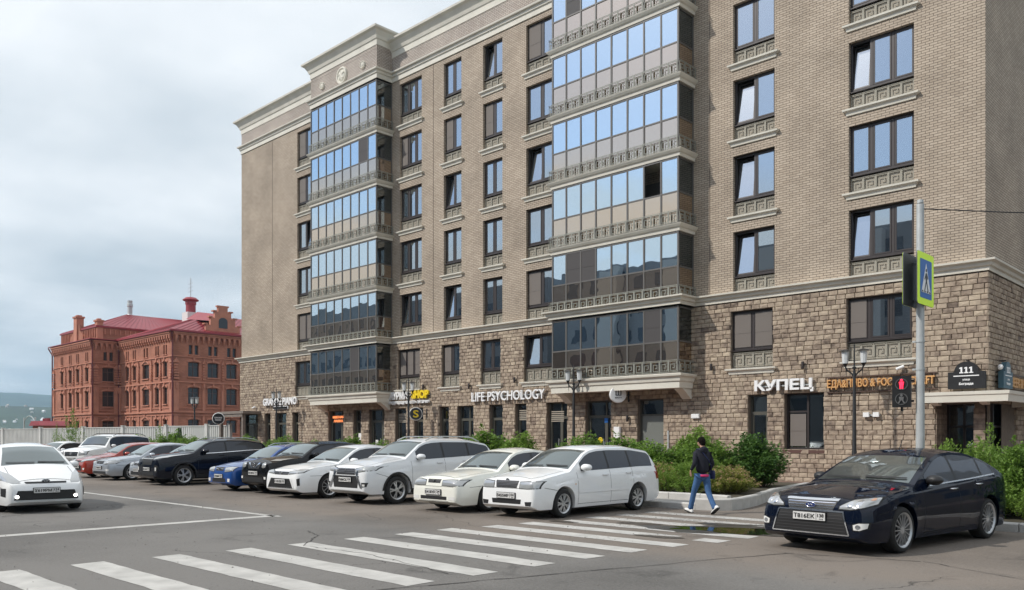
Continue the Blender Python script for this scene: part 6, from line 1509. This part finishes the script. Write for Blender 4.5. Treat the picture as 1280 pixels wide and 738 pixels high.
# ================================================================== OPPOSITE SIDE OF THE STREET (seen in the glass)
ob = thing('opposite_building', 'dark panel apartment block across the street reflected in the lower balcony glass', 'building', (-12,-66,0))
M_OPP = mat('opposite_wall', (.20,.22,.25), .8, noise_amt=.1)
m = MB(); m.box(-50,40,-14,12,0,22.5); m.box(-118,-56,-14,11,0,23.5); m.box(-100,-96,-10,-4,23.5,26.5); m.box(-80,-74,-10,-4,23.5,25.5); m.box(-30,-24,-10,-4,22.5,25); m.box(-2,4,-10,-4,22.5,25.5); m.box(22,26,-10,-4,22.5,24.5); obj('wall', m, M_OPP, ob)
m = MB(); me_ = None
for i in range(48):
    for k in range(7):
        x = -115+i*3.15
        if -57 < x < -49: continue
        b = MB(); b.box(0,1.7,12.0,12.05,0,1.6)
        key = 'oppw'
        if key not in MESH: o = obj('t', b, mat('opposite_glass', (.03,.05,.08), .1)); MESH[key] = o.data; bpy.data.objects.remove(o)
        obj('window', MESH[key], None, ob, loc=(x,0 if x > -50 else -1,1.2+k*3.05))
for i in range(9):
    m = MB(); m.box(-44+i*10,-41+i*10,12,13.1,3.9,22); obj('balcony', m, mat('opposite_balcony', (.42,.44,.46), .8), ob)

cb = thing('added_corner_block', 'unseen brown block with windows added past the side street to darken reflections', 'building', (34,20,0))  # unseen block, added to darken reflections in car sides and shade the side wall
m = MB(); m.box(-6,8,-26,40,0,13); obj('wall', m, mat('added_block_wall', (.16,.15,.13), .8, noise_amt=.1), cb)
for i in range(18):
    for k in range(4): o = obj('window', MESH['oppw'], None, cb, loc=(-6.05,-24+i*3.5,1.4+k*3.1)); o.rotation_euler = (0,0,R(90))
# ================================================================== HILLS AND HAZE
def heightfield(name, R0, R1, h, seed, col, az0, az1, na=160, nr=14, rough=.35):
    m = MB(); rows = []
    for j in range(nr+1):
        r = R0+(R1-R0)*j/nr; row = []
        for i in range(na+1):
            a = az0+(az1-az0)*i/na; x, y = cam.location.x+r*cos(a), cam.location.y+r*sin(a); t = j/nr
            env = sin(min(t/.75, 1)*pi/2)**1.3*(1 if t < .75 else cos((t-.75)/.25*pi/2))
            z = -2+h*env*(1+rough*noise.fractal(Vector((x/1400+seed, y/1400, seed)), 1.0, 2.1, 5))
            row.append((x, y, z))
        rows.append(row)
    m.grid(rows); return obj(name, m, col, smooth=True, kind='structure')
M_FOREST = mat('forest_hill', (.035,.055,.032), .95, noise_amt=.6, nscale=.012, coords='Object')
base_az = R(44.06+90)
heightfield('far_hills', 4300, 6800, 325, 3.3, M_FOREST, base_az-R(60), base_az+R(80), 220, 16, .30)
nh = heightfield('near_hills', 1700, 3300, 82, 9.1, M_FOREST, base_az-R(60), base_az+R(80), 200, 14, .45)
bv = BVHTree.FromPolygons([v.co for v in nh.data.vertices], [tuple(p.vertices) for p in nh.data.polygons])
hm = []
for mi, cc in enumerate(((.75,.74,.70),(.5,.46,.42),(.8,.8,.8))):
    b = MB(); b.box(-6,6,-5,5,-4,6); b.prism([(-7,6),(7,6),(0,10)], 'y', -6, 6); o = obj('t', b, mat('house_wall_%d' % mi, cc, .8)); hm.append(o.data); bpy.data.objects.remove(o)
rs = random.Random(5)
for i in range(90):
    a = base_az+R(rs.uniform(24, 36)); r = rs.uniform(1900, 2550); x, y = cam.location.x+r*cos(a), cam.location.y+r*sin(a)
    h, n_, _, _ = bv.ray_cast(Vector((x, y, 900)), Vector((0,0,-1)))
    if h is None: continue
    o = obj('hillside_house', hm[i % 3], None, loc=(x, y, h.z)); o.rotation_euler = (0,0,rs.uniform(0,3)); s = rs.uniform(.3,.65); o.scale = (s,s,s*rs.uniform(.7,1.3))
    tag(o, ('tiny cream house on the distant wooded hillside','tiny grey brown house on the distant wooded hillside','tiny white house on the distant wooded hillside')[i % 3], 'house', 'houses on the far hillside')
hz = MB(); hz.box(-6500,6500,-6500,6500,-1.2,420)
hm_ = bpy.data.materials.new('haze'); hm_.use_nodes = True; t, N, L = nodes(hm_)
for n in list(t.nodes): t.nodes.remove(n)
pv = N('ShaderNodeVolumePrincipled'); pv.inputs['Color'].default_value = (.52,.78,1.0,1); pv.inputs['Density'].default_value = 1.25e-4; pv.inputs['Anisotropy'].default_value = .2
oo = N('ShaderNodeOutputMaterial'); L(pv.outputs[0], oo.inputs['Volume'])
obj('haze', hz, hm_, kind='stuff')
S.cycles.volume_bounces = 0
# ================================================================== PERSON
def skin(name, nodes_, edges, m, parent, root=0, sub=2):
    me = bpy.data.meshes.new(name); me.from_pydata([n[0] for n in nodes_], edges, []); me.materials.append(m)
    o = bpy.data.objects.new(name, me); C.objects.link(o); o.parent = parent
    sk = o.modifiers.new('skin', 'SKIN'); sk.use_smooth_shade = True
    for i, n in enumerate(nodes_):
        r = n[1] if isinstance(n[1], tuple) else (n[1], n[1]); d = me.skin_vertices[0].data[i]; d.radius = r; d.use_root = (i == root)
    s = o.modifiers.new('sub', 'SUBSURF'); s.levels = s.render_levels = sub
    return o
M_JEANS = mat('blue_jeans', (.045,.115,.26), .85, noise_amt=.22, nscale=9, bump=.2, bscale=30)
M_HOOD = mat('dark_navy_cloth', (.010,.011,.020), .9, bump=.2, bscale=18)
M_SKIN = mat('skin', (.50,.30,.21), .55)
M_HAIR = mat('dark_hair', (.008,.006,.005), .9, spec=.1, bump=.4, bscale=60)
M_SHOE = mat('white_trainers', (.72,.72,.71), .6)
M_PINK = mat('pink_cloth', (.55,.03,.13), .8)
# walks towards -X of its own frame
pr = thing('person', 'woman in dark hoodie and blue jeans stepping off the kerb with a navy shoulder bag', 'person', (-1.92,-14.05,0), R(-22))
k = .975
def V(x, y, z): return (x*k, y*k, z*k)
# body: pelvis, torso, neck and head as one surface (clothed), legs and arms included
ns = [(V(.02,0,.88),(.145,.15)), (V(.02,0,1.06),(.145,.155)), (V(.01,0,1.22),(.155,.17)), (V(.0,0,1.36),(.13,.165)), (V(-.01,0,1.44),(.07,.06)), (V(-.02,0,1.50),(.047,.05)),
      (V(-.0,-.17,1.375),.062),(V(.07,-.245,1.12),.052),(V(-.10,-.20,1.00),.040),(V(-.15,-.18,.99),.032),
      (V(.0,.17,1.375),.062),(V(.09,.235,1.12),.052),(V(-.03,.21,.96),.040),(V(-.08,.19,.93),.032)]
skin('hoodie', ns, [(0,1),(1,2),(2,3),(3,4),(4,5),(3,6),(6,7),(7,8),(8,9),(3,10),(10,11),(11,12),(12,13)], M_HOOD, pr)
# legs: front leg (far side, -y) reaching ahead, rear leg pushing off
nl = [(V(.02,0,.90),(.115,.12)), (V(.0,-.085,.82),.10),(V(-.15,-.10,.50),.066),(V(-.27,-.10,.14),.062),(V(-.29,-.10,.075),.070),
      (V(.05,.085,.82),.10),(V(.10,.10,.49),.067),(V(.30,.11,.17),.060),(V(.335,.11,.115),.066)]
skin('jeans', nl, [(0,1),(1,2),(2,3),(3,4),(0,5),(5,6),(6,7),(7,8)], M_JEANS, pr)
b = MB(); b.lathe([(.001,0),(.155,0),(.158,.03),(.15,.05),(.001,.05)], 'z', 20); o = obj('shirt_hem', b, M_PINK, pr, smooth=True, loc=(.03,0,.812)); o.scale = (.95,1.0,1)
o.scale = (.86,.90,1)
# head turned away: skull, face, ears and short dark hair
hp = bpy.data.objects.new('head', None)
def ellip(c, r, nu=20, nv=14, f=None):
    rows = []
    for j in range(nv+1):
        th = pi*j/nv; row = []
        for i in range(nu+1):
            ph = 2*pi*i/nu; v = Vector((sin(th)*cos(ph), sin(th)*sin(ph), cos(th)))
            p = Vector((c[0]+r[0]*v.x, c[1]+r[1]*v.y, c[2]+r[2]*v.z)); 
            if f: p = f(p, v)
            row.append(p)
        rows.append(row)
    return rows
def face_f(p, v):
    if v.x < 0: p.y *= 1-.18*max(0, -v.z)*(-v.x)
    if v.x < -.85 and abs(v.y) < .25: p.x -= .018*(1-abs(v.y)/.25)*max(0, 1-abs(v.z+.15)/.3)     # nose
    return p
b = MB(); b.grid(ellip((-.035,0,1.565), (.085,.072,.105), f=face_f)); hd = obj('head', b, M_SKIN, pr, smooth=True)
for s in (-1, 1):
    b = MB(); b.grid(ellip((-.02,s*.073,1.555), (.018,.010,.030), 10, 8)); obj('ear', b, M_SKIN, hd, smooth=True)
    b = MB(); b.grid(ellip((-.112,s*.028,1.575), (.008,.012,.008), 8, 6)); obj('eye', b, M_BLACK, hd, smooth=True)
b = MB(); b.box(-.121,-.11,-.02,.02,1.512,1.52); obj('mouth', b, mat('lips', (.4,.12,.11), .5), hd)
def hair_f(p, v):
    n_ = noise.noise(p*38)*.006; return Vector((p.x+v.x*n_, p.y+v.y*n_, p.z+v.z*n_)) if True else p
b = MB(); rows = ellip((-.012,0,1.588), (.098,.084,.100), 28, 18, hair_f); b.grid([r_ for j, r_ in enumerate(rows) if j < 12]); hr = obj('hair', b, M_HAIR, hd, smooth=True)
b = MB(); b.grid(ellip((.03,0,1.55), (.06,.066,.075), 20, 12, hair_f)); obj('hair_back', b, M_HAIR, hd, smooth=True)
b = MB(); b.tube([(.035,0,1.44),(.0,0,1.50)], [.052,.046], 12); obj('neck', b, M_SKIN, hd, smooth=True)
# hood lying on the back
b = MB(); b.grid(ellip((.075,0,1.39), (.060,.115,.085), 18, 10)); obj('hood', b, M_HOOD, pr, smooth=True)
# hands: palm with four fingers and thumb
def hand(px, py, pz, sg, name):
    b = [((px,py,pz+.02),.018),((px-.012,py,pz-.02),(.030,.014)),((px-.02,py,pz-.06),(.032,.012))]; e = [(0,1),(1,2)]
    for q, (dx, ln) in enumerate(((-.026,.060),(-.009,.070),(.008,.066),(.023,.052))):
        i = len(b); b += [((px-.02+dx,py,pz-.075),.0085),((px-.028+dx,py-sg*.008,pz-.075-ln*.55),.008),((px-.026+dx,py-sg*.024,pz-.075-ln),.007)]; e += [(2,i),(i,i+1),(i+1,i+2)]
    i = len(b); b += [((px-.045,py-sg*.01,pz-.045),.009),((px-.058,py-sg*.02,pz-.075),.008)]; e += [(1,i),(i,i+1)]
    return skin(name, b, e, M_SKIN, pr, 0, 1)
hand(-.16*k, -.17*k, .97*k, -1, 'hand'); hand(-.09*k, .18*k, .91*k, 1, 'hand')
# trainers
def shoe(x, y, z, pitch):
    rows = []
    for j, (xx, w, h) in enumerate([(.115,.020,.03),(.10,.034,.062),(.06,.039,.085),(.0,.040,.078),(-.06,.045,.055),(-.12,.044,.042),(-.155,.030,.032),(-.17,.010,.02)]):
        rows.append([(xx, w*cos(a), max(0, h*sin(a)*1.0)) if sin(a) >= 0 else (xx, w*cos(a), 0) for a in [2*pi*i/16 for i in range(17)]])
    b = MB(); b.grid(rows); b.face(rows[0][:16]); b.face(rows[-1][:16]); o = obj('trainer', b, M_SHOE, pr, smooth=True, loc=(x,y,z)); o.rotation_euler = (0, pitch, 0)
    b = MB(); b.prism([(.118,-.03),(.118,.03),(.05,.043),(-.06,.049),(-.14,.042),(-.178,.0),(-.14,-.042),(-.06,-.049),(.05,-.043)], 'z', -.018, .004); obj('sole', b, M_BLACK, o)
shoe(-.315, -.10*k, .035, R(12)); shoe(.345, .11*k, .10, R(-34))
# bag and strap
bg = MB(); rows = []
for j, (z, s) in enumerate([(.76,.6),(.775,.95),(.86,1.0),(.93,.92),(.95,.7)]):
    rows.append([(.07+.11*s*cos(a), .215+.045*s*sin(a), z) for a in [2*pi*i/20 for i in range(21)]])
bg.grid(rows); bg.face(rows[0][:20]); bg.face(rows[-1][:20])
bago = obj('shoulder_bag', bg, mat('navy_bag', (.010,.016,.07), .55, noise_amt=.2), pr, smooth=50)
b = MB(); pts = [(.08,.21,.93),(.13,.15,1.06),(.135,.06,1.20),(.12,-.04,1.32),(.06,-.11,1.415),(-.02,-.12,1.42),(-.09,-.06,1.35),(-.115,.05,1.2),(-.11,.15,1.05),(.0,.205,.94)]
b.tube(pts, .011, 6); obj('bag_strap', b, MATS['navy_bag'], bago, smooth=True)

# ================================================================== PLANTS
def leaf_mat(name, c1, c2, c3=None):
    m = bpy.data.materials.new(name); m.use_nodes = True; t, N, L = nodes(m); b = t.nodes['Principled BSDF']
    at = N('ShaderNodeAttribute', attribute_name='tint'); cr = N('ShaderNodeValToRGB'); e = cr.color_ramp.elements
    e[0].position = 0; e[0].color = (*c1, 1); e[1].position = .86 if c3 else 1; e[1].color = (*c2, 1)
    if c3: q = e.new(.93); q.color = (*c3, 1)
    L(at.outputs['Fac'], cr.inputs[0]); L(cr.outputs[0], b.inputs['Base Color']); b.inputs['Roughness'].default_value = .5; b.inputs['Specular IOR Level'].default_value = .35
    tl = N('ShaderNodeBsdfTranslucent'); L(cr.outputs[0], tl.inputs[0]); mx_ = N('ShaderNodeMixShader', i_0=.42)
    L(b.outputs[0], mx_.inputs[1]); L(tl.outputs[0], mx_.inputs[2]); L(mx_.outputs[0], t.nodes['Material Output'].inputs[0])
    MATS[name] = m; return m
L1 = leaf_mat('leaf_mid_green', (.10,.185,.035), (.24,.38,.075))
L2 = leaf_mat('leaf_dark_green', (.05,.115,.03), (.13,.24,.055))
L3 = leaf_mat('leaf_spirea', (.15,.21,.04), (.33,.35,.08), (.50,.30,.22))
L4 = leaf_mat('leaf_light_green', (.12,.22,.035), (.27,.40,.08))
M_STEM = mat('woody_stem', (.09,.065,.04), .8)
def bush_mesh(seed, n, leaf, m, shape='round', ht=1.0):
    """unit bush: shoots rise from the base and carry leaves along their upper part"""
    rn = random.Random(seed); mb = MB(); st = MB(); per = 26; shoots = n//per
    for s in range(shoots):
        a = rn.uniform(0, 2*pi); rad = sqrt(rn.random()); 
        top = Vector((cos(a)*rad*.92, sin(a)*rad*.92, 0))
        hh = (1-.55*rad**2.2)*rn.uniform(.80,1.10)+.16*noise.noise(Vector((top.x*2.3+seed, top.y*2.3, 0)))*2
        if shape == 'flat': hh = (1-.35*rad**3)*rn.uniform(.85,1.08)
        base = Vector((top.x*.35, top.y*.35, 0)); lean = Vector((rn.uniform(-.12,.12), rn.uniform(-.12,.12), 0))
        P = lambda t: base.lerp(top+lean, t**.8)+Vector((0,0,hh*t))
        if s % 7 == 0: st.tube([P(0), P(.35), P(.7)], [.012,.009,.004], 4, False)
        tt = rn.gauss(.5,.22)
        for l in range(per):
            t = 1-rn.random()**1.5*(.85 if rad > .55 else .5); p = P(t)
            ph = rn.uniform(0, 2*pi); el = rn.uniform(-.5,.7); d = Vector((cos(ph)*cos(el), sin(ph)*cos(el), sin(el)))
            sz = leaf*rn.uniform(.6,1.25); sd_ = d.cross(Vector((0,0,1))).normalized(); w = sz*.42; up_ = sd_.cross(d)
            q = p+d*sz*.35; fold = up_*w*.35
            mb.tint = min(.84, max(0, tt+rn.gauss(0,.16)))
            if 'spirea' in m.name and t > .93 and rn.random() < .6: mb.tint = rn.uniform(.86,1)
            b = len(mb.v); mid = q+d*sz*.5
            mb.v += [tuple(q), tuple(mid+sd_*w+fold), tuple(q+d*sz), tuple(mid-sd_*w+fold)]
            mb.f += [(b,b+1,b+2),(b,b+2,b+3)]; mb.t += [mb.tint]*2
    o = obj('foliage', mb, m, tint=True); me = o.data; bpy.data.objects.remove(o)
    o = obj('stems', st, M_STEM); ms = o.data; bpy.data.objects.remove(o)
    return me, ms
BM = {'m1': bush_mesh(1, 9000, .085, L1), 'm2': bush_mesh(2, 9000, .095, L2), 'm3': bush_mesh(3, 9000, .055, L3), 'm7': bush_mesh(8, 8000, .055, L4), 'm4': bush_mesh(4, 8000, .09, L4), 'm5': bush_mesh(5, 7000, .11, L1), 'm6': bush_mesh(6, 1500, .075, L4)}
def bush(kd, x, y, rx, ry, h, label, z=.25, rz=None, group=None, name='bush'):
    t = thing(name, label, 'shrub', (x,y,z), 0, group); me, ms = BM[kd]
    f = bpy.data.objects.new('foliage', me); C.objects.link(f); f.parent = t; f.scale = (rx,ry,h); f.rotation_euler = (0,0,random.uniform(0,6) if rz is None else rz); f['kind'] = 'stuff'
    s = bpy.data.objects.new('stems', ms); C.objects.link(s); s.parent = t; s.scale = (rx,ry,h); s.rotation_euler = f.rotation_euler; return t
bush('m2', -3.85,-7.9, .95,.95,1.32, 'dark glossy leaved bush standing free at the right end of the left flower bed')
bush('m1', -5.3,-8.2, 1.15,1.1,1.35, 'tall mid green bush directly behind the walking woman')
bush('m4', -6.2,-7.4, .9,.9,1.5, 'highest pale green shoots behind the walking woman')
bush('m1', -6.6,-9.0, 1.1,1.0,1.22, 'mid green bush between the white wagon and the walking woman')
bush('m5', -8.0,-8.6, 1.1,1.1,1.25, 'leafy bush rising behind the rear of the white wagon')
bush('m4', -4.7,-9.4, .7,.7,.85, 'small fresh green bush in front of the dark glossy bush')
bush('m4', -6.1,-10.3, .9,.7,.80, 'fresh green bushy growth between the spirea and the tall bushes')
FG = 'low flowering spirea along the bed edge'
for i, (x, y, rx, ry, h, l) in enumerate([(-3.0,-11.1,.72,.85,.62,'yellow green flowering spirea at the rounded corner of the bed'),(-3.95,-11.35,.75,.7,.70,'spirea with pink flower heads right behind the walking woman'),(-5.0,-11.2,.8,.8,.66,'low spirea left of the walking woman'),(-6.1,-11.4,.8,.7,.60,'low spirea just behind the rear bumper of the white wagon'),(-3.35,-10.0,.55,.75,.60,'low spirea beside the path edge below the dark glossy bush'),(-7.3,-11.2,.9,.8,.62,'low spirea hidden behind the white wagon')]): bush('m3' if i % 2 == 0 else 'm7', x, y, rx, ry, h, l, group=FG, name='spirea')
bush('m6', -4.4,-11.8, .5,.3,.62, 'bright grassy clump at the kerb beside the walking woman')
bush('m6', -5.4,-11.8, .6,.3,.55, 'bright grassy clump behind the white wagon bumper')
bush('m6', -3.6,-11.9, .5,.25,.45, 'small weeds at the kerb right of the walking woman')
rs = random.Random(11); xs_ = -10.4; i = 0
where = ['between the white wagon and the balcony stack','behind the roof of the white wagon','behind the cream saloon','right of the silver crossover roof','just above the cream saloon bonnet','behind the silver crossover','behind the silver crossover windscreen','above the sharp nosed white saloon','left of the silver crossover roof','behind the black compact crossover','right of the glass door of the café','behind the blue hatchback','behind the dark navy suv','left of the dark navy suv roof','behind the silver liftback','behind the red hatchback','right of the white suv','left of the white suv','far along the bed','near the fence end']
while xs_ > -47 and i < len(where):
    bush(rs.choice(['m1','m4','m5','m1']), xs_, -8.2+rs.uniform(-.6,.6), rs.uniform(.95,1.3), 1.0, rs.uniform(1.15,1.5)*(1.0 if rs.random()<.8 else .8), 'green hedge bush '+where[i], group='hedge bushes behind the parked cars'); xs_ -= rs.uniform(1.5,2.3); i += 1
# right bed
for kd, x, y, rx, ry, h, l in [('m4',2.0,-11.2,.5,.6,1.15,'small pale bush at the left end of the right hand bed'),('m4',1.75,-9.2,.5,.7,1.25,'pale leafy shoots left of the grey pole'),('m1',2.1,-7.9,.7,.7,1.3,'mid green bush before the corner entrance'),('m4',2.75,-11.0,.62,.7,1.22,'pale green bush right behind the grey pole'),('m1',3.2,-9.8,.8,.8,1.30,'mid green bush above the boot of the dark saloon'),('m5',3.6,-11.6,.55,.6,1.20,'tall loose bush with upright shoots at the right edge'),('m4',3.3,-12.3,.5,.45,.75,'bright green bush behind the rear wheel of the dark saloon'),('m1',4.4,-11.0,.8,.8,1.25,'bushy green shrub at the extreme right edge'),('m7',4.1,-12.4,.55,.5,.62,'low bright shrub along the right kerb'),('m1',2.7,-7.8,.75,.8,1.2,'green bush hidden behind the roof of the dark saloon'),('m4',2.5,-12.1,.42,.4,.8,'small pale bush beside the foot of the grey pole'),('m5',5.6,-10.2,1.1,1.1,1.4,'large shrub beyond the right edge'),('m6',3.1,-11.8,.5,.5,1.5,'thin tall weeds with small buds among the right hand bushes')]:
    bush(kd, x, y, rx, ry, h, l, z=.14)
# greens by the fence
bush('m6', -54.5,-3.4, .7,.6,2.2, 'tall weed in front of the white fence behind the white suv', z=0); bush('m1', -50.6,-2.6, 1.2,.9,1.6, 'bush in front of the white fence beside the far street lamp', z=0); bush('m1', -48.5,-3.0, 1.0,.9,1.5, 'bush by the fence near the porch', z=0)
bush('m6', -64.5,-6.2, 1.1,.4,3.3, 'pale climbing weed rising over the top of the white fence', z=0); bush('m6', -67.2,-6.6, .8,.4,2.4, 'sparse weed against the fence further left', z=0)
b = MB()
cn = thing('small_conifer', 'small dark pointed conifer before the white fence', 'tree', (-53.0,-2.6,0))
b.tube([(0,0,0),(0,0,2.2)], [.05,.01], 6); obj('trunk', b, M_STEM, cn)
b = MB(); rn = random.Random(3)
for i in range(2600):
    z = rn.uniform(.2,2.35); r_ = (.42*(1-z/2.4)+.03)*sqrt(rn.random()); a = rn.uniform(0,2*pi); p = Vector((r_*cos(a), r_*sin(a), z)); b.tint = rn.random()*.5
    s = .05; d = Vector((cos(a),sin(a),.4)); b.face([p, p+d*s+Vector((0,0,.02)), p+d*s*1.6, p+d*s-Vector((.01,.01,.02))])
obj('crown', b, L2, cn, kind='stuff', tint=True)
